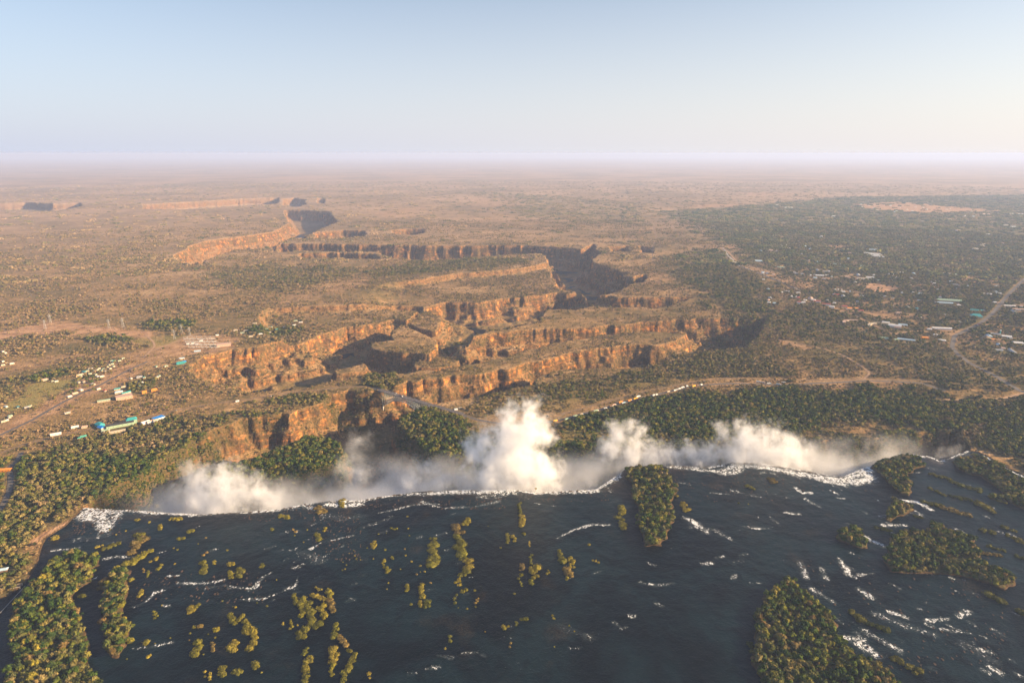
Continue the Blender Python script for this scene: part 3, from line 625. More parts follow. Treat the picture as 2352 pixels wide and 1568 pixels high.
def crown(seed, n, h=6, r=3.2, nl=6, size=.55):
    g = np.random.default_rng(seed); lobes = []
    for i in range(nl):
        a = i*2*math.pi/nl+g.random(); q = r*.5*(0 if i == 0 else .7+.6*g.random())
        lobes.append((q*math.cos(a), q*math.sin(a), h*(.52+.2*g.random()+(.12 if i == 0 else 0)), r*(.42+.28*g.random())))
    parts = [ico(l[:3], l[3]*.78, seed+i, 1, .2, .85) for i, l in enumerate(lobes)]
    parts.append(tufts(n, lobes, size, seed, .85)); return joinm(parts)
def trunk_mesh(seed, h=6):
    mb = MB(); g = random.Random(seed)
    mb.cyl((0, 0, -.5), (0.1, 0, h*.42), .32, .2, 6)
    for i in range(4):
        a = i*1.6+g.random(); mb.cyl((.1, 0, h*(.3+.04*i)), (1.4*math.cos(a), 1.4*math.sin(a), h*.6), .15, .06, 5)
    return mb

# ------------------------------------------------------------------ woodland (stuff): scattered trees and scrub, one object
def woodland():
    tmpl = []
    for k in range(4):   # woodland trees: crown with a short trunk
        v, f = crown(300+k, 60, 5.0, 2.9, 5, .75); mb = trunk_mesh(k, 5); tv = np.array(mb.v); tf = []
        for q in mb.f: tf += [(q[0], q[i], q[i+1]) for i in range(1, len(q)-1)]
        tmpl.append(joinm([(v, f), (tv[:14], np.array([t for t in tf if max(t) < 14]))]))
    for k in range(2):   # low scrub
        lob = [(0, 0, .8, 1.3), (1.2, .5, .6, .9), (-1, .8, .6, .8)]
        tmpl.append(joinm([ico(l[:3], l[3]*.8, 40+k, 1, .25, .7) for l in lob]+[tufts(30, lob, .5, 50+k, .7)]))
    for k in range(2):   # far groves
        g = np.random.default_rng(70+k); parts = []
        for i in range(9): parts.append(ico((g.normal()*11, g.normal()*11, 1.6), 3.5+3*g.random(), 80+i+10*k, 1, .3, .75))
        tmpl.append(joinm(parts))
    Vt, Ft, At = [], [], []; b = 0
    for k, (v, f) in enumerate(tmpl): Vt.append(v+np.array([0, 0, -2000.])*0); Ft.append(f+b); At.append(np.full(len(v), k)); b += len(v)
    def scatter(n, r0, r1, tm=46, power=2.0):
        r = (r0**power+rng.random(n)*(r1**power-r0**power))**(1/power); t = (rng.random(n)*2-1)*R(tm)
        return r*np.sin(t), r*np.cos(t)
    NX, NYc = cols
    gx = np.gradient(Hg, axis=1)/(np.gradient(NX, axis=1)+1e-6); gr = np.gradient(Hg, axis=0)/np.gradient(RR)[:, None]
    slope = np.hypot(gr, np.gradient(Hg, axis=1)/(RR[:, None]*(TH[1]-TH[0])))
    PX, PY, PZ, PG, PK, PS = [], [], [], [], [], []
    def put(x, y, dens, kinds, smin, smax, grove=False, scrub=False):
        lu = gval(lush, x, y); ba = gval(bare, x, y); me = gval(mead, x, y); sl = gval(slope, x, y); z = gval(H, x, y)
        srv = gval(sr, x, y); isv = gval(isd, x, y); rd = gval(roadm, x, y)
        n1 = fbm(x, y, 190, 201, 4); n2 = fbm(x, y, 45, 205, 3)
        d = np.clip(.50+1.9*n1+1.0*n2, .08, 1)*dens
        d = np.where(lu > .2, np.maximum(d, lu*1.05), d)*(1-ba*.93)*(1-me*.93)
        d = d*(1-.45*sst(2600, 6500, np.hypot(x, y))*(lu < .3))*np.where(lu > .5, np.where(sl > 2, .6, 1), np.where(sl > 1.6, .25, np.where(sl > .45, .55, 1)))*np.where(z < -98, 0, 1)*(rd < .1)
        if scrub: d = np.clip(d*1.1+.1, 0, 1)*(1-ba*.8)*(1-me*.8)*np.where(sl > 2.2, .5, 1)*(rd < .1)*(z > -98)
        land = (srv > 2) | (isv < -1); land &= ~((srv < 9) & (srv > 0) & (rng.random(len(x)) < .6))
        ok = land & (rng.random(len(x)) < d)
        for hx, hy, hr in CLEAR: ok &= ((x-hx)**2+(y-hy)**2 > hr*hr)
        x, y, z, lu, sl = x[ok], y[ok], z[ok], lu[ok], sl[ok]; n = len(x)
        PX.append(x); PY.append(y); PZ.append(z-.2); 
        gg = np.clip(lu*1.15+.5*fbm(x, y, 120, 211, 3)+(rng.random(n)-.5)*.6+.02, 0, 1); PG.append(np.where(rng.random(n) < .17*(1-lu), .8, gg))
        PK.append(rng.choice(kinds, n)); s = smin+(smax-smin)*rng.random(n)**1.6; s = s*(1+.55*lu)*np.where(sl > .6, .8, 1)*(1+.4*sst(1600, 3400, np.hypot(x, y))); PS.append(s)
    x, y = scatter(270000, 620, 7000, 46, 1.45); put(x, y, 1, [0, 1, 2, 3], .55, 1.35)
    x, y = scatter(110000, 620, 4200, 46, 1.4); put(x, y, 1, [4, 5], .6, 1.5, scrub=True)
    x, y = scatter(60000, 650, 2300, 46, 1.6); k0 = gval(lush, x, y) > .35; put(x[k0], y[k0], 1, [0, 1, 2, 3], .8, 1.5)
    x, y = scatter(330000, 1150, 2900, 40, 1.7); k0 = (gval(slope, x, y) > .55) & (rng.random(len(x)) < np.where(gval(lush, x, y) > .4, 1, .22)); put(x[k0], y[k0], 1.6, [0, 1, 4, 5], .5, 1.1)
    for (xa, xb, ya, yb, nn, pl) in ((-900, 1250, 1180, 1850, 420000, .05), (-700, 900, 1850, 2900, 300000, .09)):   # steep faces need more plants per metre of map
        x = xa+(xb-xa)*rng.random(nn); y = ya+(yb-ya)*rng.random(nn); s_ = gval(slope, x, y)
        k0 = (s_ > 1.0) & (rng.random(nn) < np.where(gval(lush, x, y) > .4, .85, pl)*np.clip(s_/3, .3, 1)); put(x[k0], y[k0], 1.8, [0, 1, 2, 4, 5], .5, 1.05)
    x, y = scatter(80000, 4300, 17000, 43, 1.5); put(x, y, .6, [6, 7], .5, 1.3, grove=True)
    PX, PY, PZ, PG, PK, PS = map(np.concatenate, (PX, PY, PZ, PG, PK, PS)); n = len(PX)
    print("woodland points", n)
    Va = np.concatenate([np.concatenate(Vt), np.stack([PX, PY, PZ], 1)])
    me = mesh_np("woodland", Va, np.concatenate(Ft), [M_stand], dict(tk=np.concatenate([np.concatenate(At), np.full(n, 99)]),
        pk=np.concatenate([np.zeros(b), PK]), ps=np.concatenate([np.ones(b), PS]), pr=np.concatenate([np.zeros(b), rng.random(n)*6.283]),
        green=np.concatenate([np.zeros(b), PG])))
    o = link(bpy.data.objects.new("woodland", me)); tag(o, "dry brown and green savanna woodland covering the plateau", "woodland", kind="stuff")
    ng = bpy.data.node_groups.new("scatter_trees", 'GeometryNodeTree')
    ng.interface.new_socket('Geometry', in_out='INPUT', socket_type='NodeSocketGeometry'); ng.interface.new_socket('Geometry', in_out='OUTPUT', socket_type='NodeSocketGeometry')
    N = ng.nodes; L = ng.links; gi = N.new('NodeGroupInput'); go = N.new('NodeGroupOutput')
    def na(nm):
        q = N.new('GeometryNodeInputNamedAttribute'); q.data_type = 'FLOAT'; q.inputs[0].default_value = nm; return q.outputs[0]
    def cmp(a, v, op='EQUAL'):
        q = N.new('FunctionNodeCompare'); q.data_type = 'FLOAT'; q.operation = op; L.new(a, q.inputs[0]); q.inputs[1].default_value = v
        if op == 'EQUAL': q.inputs[12].default_value = .1 if len(q.inputs) > 12 else 0
        return q.outputs[0]
    sp = N.new('GeometryNodeSeparateGeometry'); sp.domain = 'POINT'; L.new(gi.outputs[0], sp.inputs[0]); L.new(cmp(na('tk'), 50, 'GREATER_THAN'), sp.inputs[1])
    jn = N.new('GeometryNodeJoinGeometry'); rs_ = []
    for k in range(len(tmpl)):
        s_ = N.new('GeometryNodeSeparateGeometry'); s_.domain = 'POINT'; L.new(sp.outputs[1], s_.inputs[0])
        a = N.new('FunctionNodeCompare'); a.data_type = 'FLOAT'; a.operation = 'LESS_THAN'; L.new(na('tk'), a.inputs[0]); a.inputs[1].default_value = k+.5
        c_ = N.new('FunctionNodeCompare'); c_.data_type = 'FLOAT'; c_.operation = 'GREATER_THAN'; L.new(na('tk'), c_.inputs[0]); c_.inputs[1].default_value = k-.5
        an = N.new('FunctionNodeBooleanMath'); an.operation = 'AND'; L.new(a.outputs[0], an.inputs[0]); L.new(c_.outputs[0], an.inputs[1]); L.new(an.outputs[0], s_.inputs[1])
        ip = N.new('GeometryNodeInstanceOnPoints'); L.new(s_.outputs[0], ip.inputs['Instance'])
        a2 = N.new('FunctionNodeCompare'); a2.data_type = 'FLOAT'; a2.operation = 'LESS_THAN'; L.new(na('pk'), a2.inputs[0]); a2.inputs[1].default_value = k+.5
        c2 = N.new('FunctionNodeCompare'); c2.data_type = 'FLOAT'; c2.operation = 'GREATER_THAN'; L.new(na('pk'), c2.inputs[0]); c2.inputs[1].default_value = k-.5
        b2 = N.new('FunctionNodeBooleanMath'); b2.operation = 'AND'; L.new(a2.outputs[0], b2.inputs[0]); L.new(c2.outputs[0], b2.inputs[1])
        L.new(sp.outputs[0], ip.inputs['Points']); L.new(b2.outputs[0], ip.inputs['Selection'])
        cx = N.new('ShaderNodeCombineXYZ'); L.new(na('pr'), cx.inputs[2]); er = N.new('FunctionNodeEulerToRotation'); L.new(cx.outputs[0], er.inputs[0]); L.new(er.outputs[0], ip.inputs['Rotation'])
        c3 = N.new('ShaderNodeCombineXYZ')
        for q in range(3): L.new(na('ps'), c3.inputs[q])
        L.new(c3.outputs[0], ip.inputs['Scale']); L.new(ip.outputs[0], jn.inputs[0])
    L.new(jn.outputs[0], go.inputs[0])
    md = o.modifiers.new("scatter", 'NODES'); md.node_group = ng
CLEAR = []
M_olv_backlit = mat_fol("backlit_olive_foliage", [(0, (.06, .07, .014)), (.5, (.10, .10, .018)), (1, (.15, .13, .022))])  # darker olive for the right-hand islets, their backlit shade put into the colour

# ------------------------------------------------------------------ individual trees on the islands and near bank
TP = []
for k in range(6):
    v, f = crown(500+k, 420, 6.2, 3.6, 8, .42); TP.append((mesh_np("crown", v, f, []), trunk_mesh(20+k, 6.2).mesh("trunk", [M_bark])))
TC = {}
def tree(p, s, kind, mat, label, group):
    k = random.randrange(6); o = empty("tree", p, random.random()*6.28); o.scale = (s, s, s*random.uniform(.85, 1.15))
    if (k, kind) not in TC: me = TP[k][0].copy(); me.materials.append(mat); TC[(k, kind)] = me
    link(bpy.data.objects.new("trunk", TP[k][1]), o); link(bpy.data.objects.new("crown", TC[(k, kind)]), o)
    reg(o, label, "tree", group, p); return o
def in_poly(P, x, y): return sdf(P, np.array([x]), np.array([y]))[0]
def island_trees(name, ring, n, smin, smax, wts, parts, grp):
    P = gpl(ring); lo, hi = P.min(0), P.max(0); pts = []; tries = 0
    while len(pts) < n and tries < 9000:
        tries += 1; x = random.uniform(lo[0], hi[0]); y = random.uniform(lo[1], hi[1])
        if y < 690 or abs(x)/y > .93 or in_poly(P, x, y) > -2.5: continue
        s = random.uniform(smin, smax)
        if any((x-a)**2+(y-b)**2 < (2.35*(s+c))**2 for a, b, c in pts): continue
        pts.append((x, y, s)); t = (y-lo[1])/(hi[1]-lo[1]); part = parts[min(len(parts)-1, int(t*len(parts)))]
        kd = random.choices(['green', 'olive', 'brown'], wts)[0]; m = dict(green=M_grn, olive=M_olv, brown=M_brn)[kd]
        size = "small " if s < smin+(smax-smin)*.33 else "large " if s > smin+(smax-smin)*.72 else ""
        tree((x, y, gz(x, y)-.2), s, kd, m, "%s%s tree, %s of %s" % (size, dict(green="green", olive="yellowish", brown="brown")[kd], part, name), grp)
ends3 = ["near end", "lower middle", "upper middle", "far end"]
IN = list(ISL.items())
island_trees("the bottom left island", IN[0][1], 112, .65, 2.0, (6, 4, 2), ["near end", "lower part", "middle part", "upper part", "far tip"], "trees on the big bottom left island")
island_trees("the second island", IN[1][1], 42, .6, 1.6, (3, 5, 3), ends3, "trees on the second island from the left")
island_trees("the falls island", IN[2][1], 46, .6, 1.9, (8, 5, 0), ends3, "trees on the island splitting the falls")
island_trees("the bottom right island", IN[8][1], 58, .6, 1.8, (6, 2, 3), ends3, "trees on the dark bottom right island")
island_trees("the broad right island", IN[7][1], 30, .8, 1.4, (6, 1, 3), ["near side", "far side"], "trees on the broad right island")
for nm_, idx, n in (("the oval island", 6, 9),): island_trees(nm_, IN[idx][1], n, .8, 1.3, (4, 2, 3), ["near half", "far half"], "trees on the oval island")

# ------------------------------------------------------------------ bush and reed islets standing in the river
BU = []
def bl(f, lst):
    for e in lst: BU.append((f, e))
bl(F_BL, [(1500,370,1590,310,45),(440,375,490,360,30),(860,460,1000,405,28),(790,445,850,435,15),(1090,490,1180,370,46),(1150,345,1190,380,38),(1050,590,1250,470,36),(1250,560,1305,530,18),(1310,630,1350,590,18),(1215,690,1230,640,12),
 (1325,265,1325,300,18),(1680,580,1675,660,38),(1770,560,1775,590,15),(1680,510,1715,485,18),(1910,590,1930,580,28),(1900,650,1915,700,26),(1975,630,1990,690,33),(1150,850,1185,800,22),(1290,1030,1302,970,18),(1580,960,1600,990,38),(1630,920,1640,940,22),
 (2160,600,2180,610,28),(1640,1110,1680,1090,28),(1590,1110,1600,1120,20),(1790,1120,1790,1140,26),(1915,1010,1940,1080,30),(1995,1010,2060,1130,36),(2050,1130,2110,1200,46),(2060,1280,2120,1220,40),(1950,1230,1950,1290,48),(1640,1240,1625,1330,44),
 (1765,1240,1760,1310,22),(1200,1230,1210,1250,28),(1235,1340,1240,1360,26),(1840,1450,1840,1510,46),(1690,1480,1690,1520,24),(1730,1500,1745,1540,24),(1960,1460,1980,1490,34),(2110,1410,2125,1450,38),(2175,1475,2178,1485,12),(860,730,860,790,38),(675,850,675,855,28),
 (1050,1370,1050,1372,10),(1780,1190,1780,1200,12),(1575,1160,1575,1165,10),(1690,1330,1690,1333,10),(620,770,610,810,30),(1140,215,1145,225,18),(1420,215,1520,205,20),(1180,650,1190,620,14)])
bl(F_BM, [(450,840,460,920,24),(505,880,520,1020,32),(560,900,600,1080,44),(650,1080,620,1120,60),(660,950,695,1030,38),(630,780,680,800,18),(610,840,700,880,28),(730,800,740,860,28),(750,880,770,980,38),(510,1140,510,1200,52),(480,1080,490,1095,22),
 (425,1050,420,1120,16),(350,1070,355,1090,10),(540,1290,545,1330,30),(575,1365,540,1470,38),(540,1480,530,1580,34),(800,1090,780,1200,40),(830,1190,880,1260,40),(770,1300,790,1400,52),(760,1420,765,1510,30),(900,1300,900,1320,28),(950,1330,880,1480,34),
 (870,1480,850,1580,30),(1590,380,1600,420,32),(1600,430,1600,600,56),(1880,215,1870,260,34),(1780,280,1830,330,52),(1800,360,1840,430,46),(1810,440,1850,550,52),(1880,560,1900,620,48),(1870,640,1840,690,42),(1810,710,1815,760,26),(1850,790,1860,820,38),
 (1790,850,1775,910,24),(1955,800,1955,804,24),(1975,870,1950,910,20),(1810,945,1810,948,14),(1880,957,1880,959,14),(1955,940,1955,942,14),(1505,760,1505,860,30),(1490,900,1500,930,32),(1545,900,1545,940,34),(1385,760,1385,810,18),(1415,915,1415,925,20),
 (1580,740,1580,742,15),(1115,400,1105,450,24),(1050,450,1050,452,12),(1200,460,1215,470,20),(1190,550,1195,590,18),(1270,530,1270,545,16),(1200,620,1215,650,28),(640,340,640,390,26),(700,290,700,310,20),(450,300,450,320,18),(450,350,452,352,18),
 (270,290,270,305,18),(530,405,532,405,12),(185,590,200,610,28),(1250,295,1310,295,16),(1380,190,1382,192,18),(1390,290,1392,290,12),(1400,345,1402,345,15),(1455,670,1455,672,15),(1495,600,1495,602,15),(1420,565,1422,565,12),(225,935,228,935,20),
 (135,910,137,910,12),(1745,1190,1745,1230,24),(1690,1285,1692,1287,14),(1080,1490,1070,1530,28),(2190,1110,2200,1110,26),(640,120,700,150,40),(840,60,850,110,34),(330,190,400,200,30)])
bl(F_BC, [(265,340,275,420,15),(285,430,290,500,25),(298,550,298,560,25),(185,550,190,610,18),(225,570,235,600,20),(338,600,338,640,7),(285,760,280,800,20),(275,830,275,860,18),(280,880,283,910,10),(348,700,350,760,15),(365,780,370,850,36),(345,870,345,900,24),
 (462,800,462,825,14),(550,670,560,750,26),(620,720,630,780,26),(600,800,610,840,34),(585,850,580,870,18),(970,370,975,410,28),(960,450,990,520,36),(1385,340,1410,400,26),(1350,290,1360,300,20),(165,1185,200,1185,20),(243,1150,245,1175,16),(280,1140,330,1130,16),
 (203,1300,203,1325,18),(495,1110,497,1130,14),(608,1178,609,1179,10),(640,1215,641,1216,8),(235,960,236,965,12),(510,1320,510,1322,8),(775,740,810,740,14),(750,625,752,626,16),(1825,220,1870,245,16),(1995,180,2010,200,28),(380,245,382,245,14),(1830,345,1832,345,9),(1770,340,1772,342,10)])
bl(F_BR, [(1380,145,1500,180,20),(1500,190,1700,260,28),(1370,240,1470,290,14),(1500,290,1690,330,18),(1330,340,1450,360,20),(1450,370,1640,430,26),(1710,350,1800,400,30),(1260,430,1310,440,14),(1790,300,1880,340,18),(1000,510,1090,530,20),(1720,530,1800,540,26),
 (1860,500,1900,520,24),(1900,560,2006,620,20),(1770,640,1870,670,15),(1700,680,1850,700,16),(1960,700,2006,720,20),(1790,970,1860,1020,34),(1980,1090,2006,1110,34),(840,1090,900,1150,28),(940,1160,1080,1210,24),(1120,1400,1290,1500,34),(1940,530,1942,532,14),(130,1300,150,1360,26)])
SPK = [(905,495),(955,515),(965,540),(995,548),(885,590),(850,570),(850,635),(870,625),(1105,540),(1365,460),(1370,515),(1330,625),(1520,650),(1490,650),(1230,740),(1220,790),(2050,270),(2160,450),(2030,1140),(945,470),(1145,335),(1215,325),(300,715),(560,300)]
bl(F_BM, [(x, y, x+1, y+1, 9) for x, y in SPK])
bl(F_BL, [(x, y, x+1, y+1, 9) for x, y in [(1435,455),(1470,465),(1640,415),(1710,365),(1440,585),(1880,470),(1840,890),(1920,940),(1950,942),(1345,925),(1280,1240),(1410,1195),(1560,1215),(1720,1165),(900,300),(1040,310),(960,340),(1235,240)]])
def bush_mesh(L_, w, hgt, seed):
    "bumpy mass of reeds and shrubs along +x of length L_, half width w"
    g = np.random.default_rng(seed); n = max(1, int(L_/(w*1.1))+1); lobes = []
    for i in range(n):
        t = (i/(n-1) if n > 1 else .5)*L_
        q = w*(.72+.5*g.random()); lobes.append((t+g.normal()*w*.25, g.normal()*w*.4, q*.12, q*(.6+.5*g.random())))
        if w > 4:
            for _ in range(3): a = g.random()*6.28; lobes.append((t+q*.55*math.cos(a), q*.55*math.sin(a), q*.1, q*.6))
    sq = hgt/w; parts = []
    for i, l in enumerate(lobes): parts.append(ico((l[0], l[1], 0), l[3]*.74, seed+i, 2, .2, sq*.85))
    lb = [(l[0], l[1], 0, l[3]) for l in lobes]; area = sum(l[3]**2 for l in lobes)*3
    nt = int(min(1600, max(24, area*1.6))); v, f = tufts(nt, lb, .85, seed, sq)
    keep = v.reshape(-1, 4, 3)[:, :, 2].min(1) > -.6; kk = np.nonzero(keep)[0]; mp = -np.ones(nt, int); mp[kk] = np.arange(len(kk))
    v = v.reshape(-1, 4, 3)[kk].reshape(-1, 3); b = np.arange(len(kk))*4; f = np.concatenate([np.stack([b, b+1, b+2], 1), np.stack([b, b+2, b+3], 1)])
    parts.append((v, f)); return joinm(parts)
def rocks():
    vv, ff = [], []; b = 0; g = np.random.default_rng(5); zones = [(F_BL, 600, 120, 1000, 340, 260), (F_BM, 0, 60, 900, 240, 260), (F_BM, 600, 200, 1000, 560, 200), (F_BM, 900, 40, 2200, 130, 220), (F_BC, 0, 240, 900, 330, 180), (F_BC, 1250, 90, 2000, 330, 220), (F_BL, 1000, 640, 2200, 900, 200), (F_BR, 0, 100, 1000, 260, 200), (F_BR, 400, 700, 1900, 1500, 300)]
    for f, x0, y0, x1, y1, n in zones:
        for _ in range(n):
            dx, dy = f(g.uniform(x0, x1), g.uniform(y0, y1)); x, y = gp(dx, dy)
            if float(gval(sr, x, y)[0]) > -2: continue
            r = .5+1.3*g.random()**2; v, fc = ico((0, 0, 0), r, int(g.integers(1e6)), 1, .35, .45); v[:, 1] *= 1.8; vv.append(v+np.array([x, y, .05])); ff.append(fc+b); b += len(v)
    o = link(bpy.data.objects.new("river_rocks", mesh_np("river_rocks", np.concatenate(vv), np.concatenate(ff), [plain("wet_basalt", (.07, .045, .03), .7, .4, .3)])))
    tag(o, "dark wet rocks scattered through the rapids above the lip", "rocks", kind="stuff")
rocks()
def xw(dx):
    return "far left" if dx < 420 else "left" if dx < 800 else "centre left" if dx < 1100 else "centre" if dx < 1400 else "centre right" if dx < 1750 else "right" if dx < 2050 else "far right"
def yw(dy): return "just above the falls" if dy < 1215 else "in the upper river" if dy < 1320 else "in mid river" if dy < 1420 else "in the lower river" if dy < 1490 else "by the bottom edge"
for i, (f, e) in enumerate(BU):
    x0, y0, x1, y1, w = cap(f, *e)
    if y0 > 1590: continue
    A, B = Vector((*gp(x0, y0), 0)), Vector((*gp(x1, y1), 0)); mid = (A+B)/2
    ww = max(1.1, w*mid.length/1568*1.02); d = B-A; L_ = max(.5, d.length-ww*.4)
    hh = min(5.0, 1.2+ww*.55)
    if mid.y < 650: continue
    small = ww < 3.2; brown = (i % 9 == 4)
    v, fc = bush_mesh(L_, ww, hh, 900+i)
    nm_ = "reed_tuft" if small else "shrub_islet"
    o = link(bpy.data.objects.new(nm_, mesh_np(nm_, v, fc, [M_dryr if brown else M_olv_backlit if f is F_BR else M_reed if (i % 3) else M_olv])))
    o.location = (A.x, A.y, -.1); o.rotation_euler = (0, 0, math.atan2(d.y, d.x))
    mx, my = (x0+x1)/2, (y0+y1)/2; shp = "long narrow" if L_ > ww*3.4 else "oval" if L_ > ww*1.6 else "round"
    colr = "brown" if brown else "dark green" if f is F_BR else "yellow green" if i % 3 else "olive green"
    if small: reg(o, "small %s reed tuft %s, %s side" % (colr, yw(my), xw(mx)) if "centre" not in xw(mx) else "small %s reed tuft %s, %s" % (colr, yw(my), xw(mx)), "reeds", "small reed tufts in the river", mid)
    else: reg(o, ("%s %s bush islet %s, %s" % (shp, colr, yw(my), xw(mx))), "bushes", "bush islets in the river", mid)
flush()

# ------------------------------------------------------------------ buildings
LM = [((330,965), "the blue roofed border hall"), ((190,880), "the village road bend"), ((115,900), "the green meadow"), ((260,800), "the dark grove"), ((345,835), "the grey yard"), ((275,915), "the long sheds"), ((470,785), "the substation"),
      ((620,750), "the green village above the gorge"), ((15,835), "the left picture edge"), ((30,1000), "the lower left road"), ((410,835), "the teal roofed house"), ((340,880), "the curved dirt road"),
      ((2025,662), "the oval dirt field"), ((2235,645), "the smaller dirt field"), ((2013,586), "the white warehouses"), ((2173,696), "the long green roof"), ((2040,745), "the crescent hotel"), ((2165,756), "the long white roof"), ((1870,700), "the white walled hotel"),
      ((1760,640), "the freight train"), ((2290,720), "the wide town road"), ((2290,780), "the round thatched hall"), ((1925,672), "the cluster of white cottages"), ((1740,600), "the white roofed depot"), ((1860,585), "the upper town"),
      ((1845,635), "the railway bend"), ((2340,520), "the far right houses"), ((2100,490), "the distant suburb"), ((2110,620), "the middle of town"), ((1900,640), "the pale service road"), ((2245,736), "the teal roofed block"), ((1780,870), "the truck park"), ((2240,560), "the tree filled suburb")]
def near_lm(dx, dy):
    (lx, ly), nm = min(LM, key=lambda l: (l[0][0]-dx)**2+(l[0][1]-dy)**2*4)
    ex, ey = dx-lx, (dy-ly)*2.2
    if math.hypot(ex, ey) < 9: return "at "+nm
    if abs(ex) > abs(ey): return ("right of " if ex > 0 else "left of ")+nm
    return ("in front of " if ey > 0 else "behind ")+nm
def house(dx, dy, L_, w, roof='white', rz=0.0, h=3.2, wall='cream', flat=False, name="house", cat="house", label=None, grp="houses of the town", rh=None, parts=True):
    p = gpt(dx, dy); CLEAR.append((p.x, p.y, max(L_, w)*.55+3)); rh = rh if rh is not None else (0.25 if flat else w*.22)
    o = empty(name, p, rz); mw = MB(); mw.box((0, 0, h/2-.8), (L_, w, h+1.6)); mw.build("wall", M_col[wall], o)
    mr = MB(); a, b = L_/2+.6, w/2+.7; z = h
    if flat: mr.box((0, 0, z+rh/2+.02), (L_+.6, w+.6, rh))
    else:
        t = .18; V_ = [(-a, -b, z), (a, -b, z), (a, b, z), (-a, b, z), (-a+(0 if L_ > 2*w else b*.5), 0, z+rh), (a-(0 if L_ > 2*w else b*.5), 0, z+rh)]
        mr.add(V_, [(0, 1, 5, 4), (2, 3, 4, 5), (1, 2, 5), (3, 0, 4), (3, 2, 1, 0)])
    mr.build("roof", M_col[roof], o)
    if parts:
        mo = MB(); n = max(1, min(6, int(L_/6)))
        for k in range(n):
            
            for sgn in (-1, 1): mo = MB(); mo.box((-L_/2+(k+.5)*L_/n, sgn*(w/2+.03), h*.55), (1.3, .08, 1.2)); mo.build("window", M_glass, o)
        md = MB(); md.box((L_/2+.04, 0, 1.05), (.1, 1.1, 2.1)); md.build("door", M_col['brown'], o)
    cn = dict(pale_green="pale green", pink_brown="pinkish brown", pale_blue="pale blue").get(roof, roof)
    if label: tag(o, label, cat)
    else: reg(o, "%s%s roofed %s %s" % ("long " if L_ > 22 else "small " if L_ < 10 else "", cn, cat, near_lm(dx, dy)), cat, grp, p)
    return o
a1 = R(57)
# village on the left bank
def VH(f, lst, grp="houses of the left bank village"):
    for x, y, L_, w, c in lst:
        dx, dy = f(x, y); house(dx, dy, L_*.82, w*.85, c, a1+random.choice((0, math.pi/2))+random.uniform(-.1, .1), 3, 'cream', parts=(L_ > 9), grp=grp)
VH(F_V2, [(1220,375,12,8,'pale_green'),(1165,410,13,8,'pale_green'),(1085,415,13,8,'green'),(1050,410,10,7,'pale_green'),(1060,455,10,8,'pale_green'),(1020,470,9,7,'cream'),(1080,490,12,7,'pale_green'),(1030,520,12,8,'cream'),(985,500,9,7,'pale_green'),
 (930,530,10,7,'pale_green'),(960,565,12,7,'cream'),(905,555,10,7,'pale_green'),(870,520,9,7,'cream'),(840,540,10,7,'cream'),(800,555,10,7,'pale_green'),(760,520,10,7,'grey'),(720,530,10,8,'cream'),(650,575,22,9,'teal'),(585,615,24,9,'cream'),(600,640,14,8,'cream'),(545,640,10,8,'orange'),
 (735,600,12,7,'pale_green'),(850,640,12,8,'white'),(910,640,15,8,'white'),(820,610,10,7,'pale_green'),(780,755,16,8,'white'),(570,725,15,8,'cream'),(860,825,13,8,'white'),(605,840,15,9,'white'),(515,885,17,8,'cream'),(435,935,14,10,'white'),(690,560,12,8,'pale_green'),
 (1710,495,9,6,'green'),(1850,490,14,10,'pale_green'),(1720,650,10,7,'white'),(1690,660,9,7,'orange'),(1755,630,10,7,'pale_green'),(1530,655,10,7,'teal'),(1340,670,9,6,'white'),(1480,735,18,9,'white'),(1230,790,18,8,'cream'),(1470,785,12,8,'pale_green'),(955,850,12,9,'red'),
 (1665,1160,0.1,0.1,'grey')][:-1])
VH(F_V1, [(45,275,10,8,'white'),(80,295,9,7,'white'),(45,420,9,8,'white'),(40,470,14,8,'cream'),(175,450,15,9,'white'),(95,440,8,7,'cream'),(650,690,24,14,'pink_brown'),(775,710,9,6,'pale_green'),(830,712,12,6,'white'),(90,1085,12,7,'pale_blue'),(270,1090,10,8,'teal'),(435,1080,13,8,'pale_green'),(390,1095,14,7,'grey'),
 (150,1220,12,8,'pale_green'),(100,1285,10,7,'white'),(50,1300,14,7,'cream'),(990,1175,16,7,'grey'),(1230,720,10,7,'cream'),(140,1240,10,7,'cream')])
vh = [(0,275,22,9),(20,300,14,8)]
# green village on the terrace above the gorge
F_GV = fr(428.75, 704.4, .26042)
for x, y, c in [(430,210,'cream'),(490,235,'pale_green'),(555,185,'cream'),(640,175,'white'),(565,265,'cream'),(650,245,'white'),(600,150,'cream'),(725,225,'cream'),(740,185,'pale_green'),(800,205,'teal'),(870,185,'white'),(950,170,'white'),(960,130,'pale_green'),(1005,145,'white'),(520,215,'cream'),(700,200,'pale_green')]:
    dx, dy = F_GV(x, y); house(dx, dy, 15, 9, c, R(20)+random.uniform(-.2, .2), 3, 'cream', parts=True, grp="houses of the green village above the gorge")
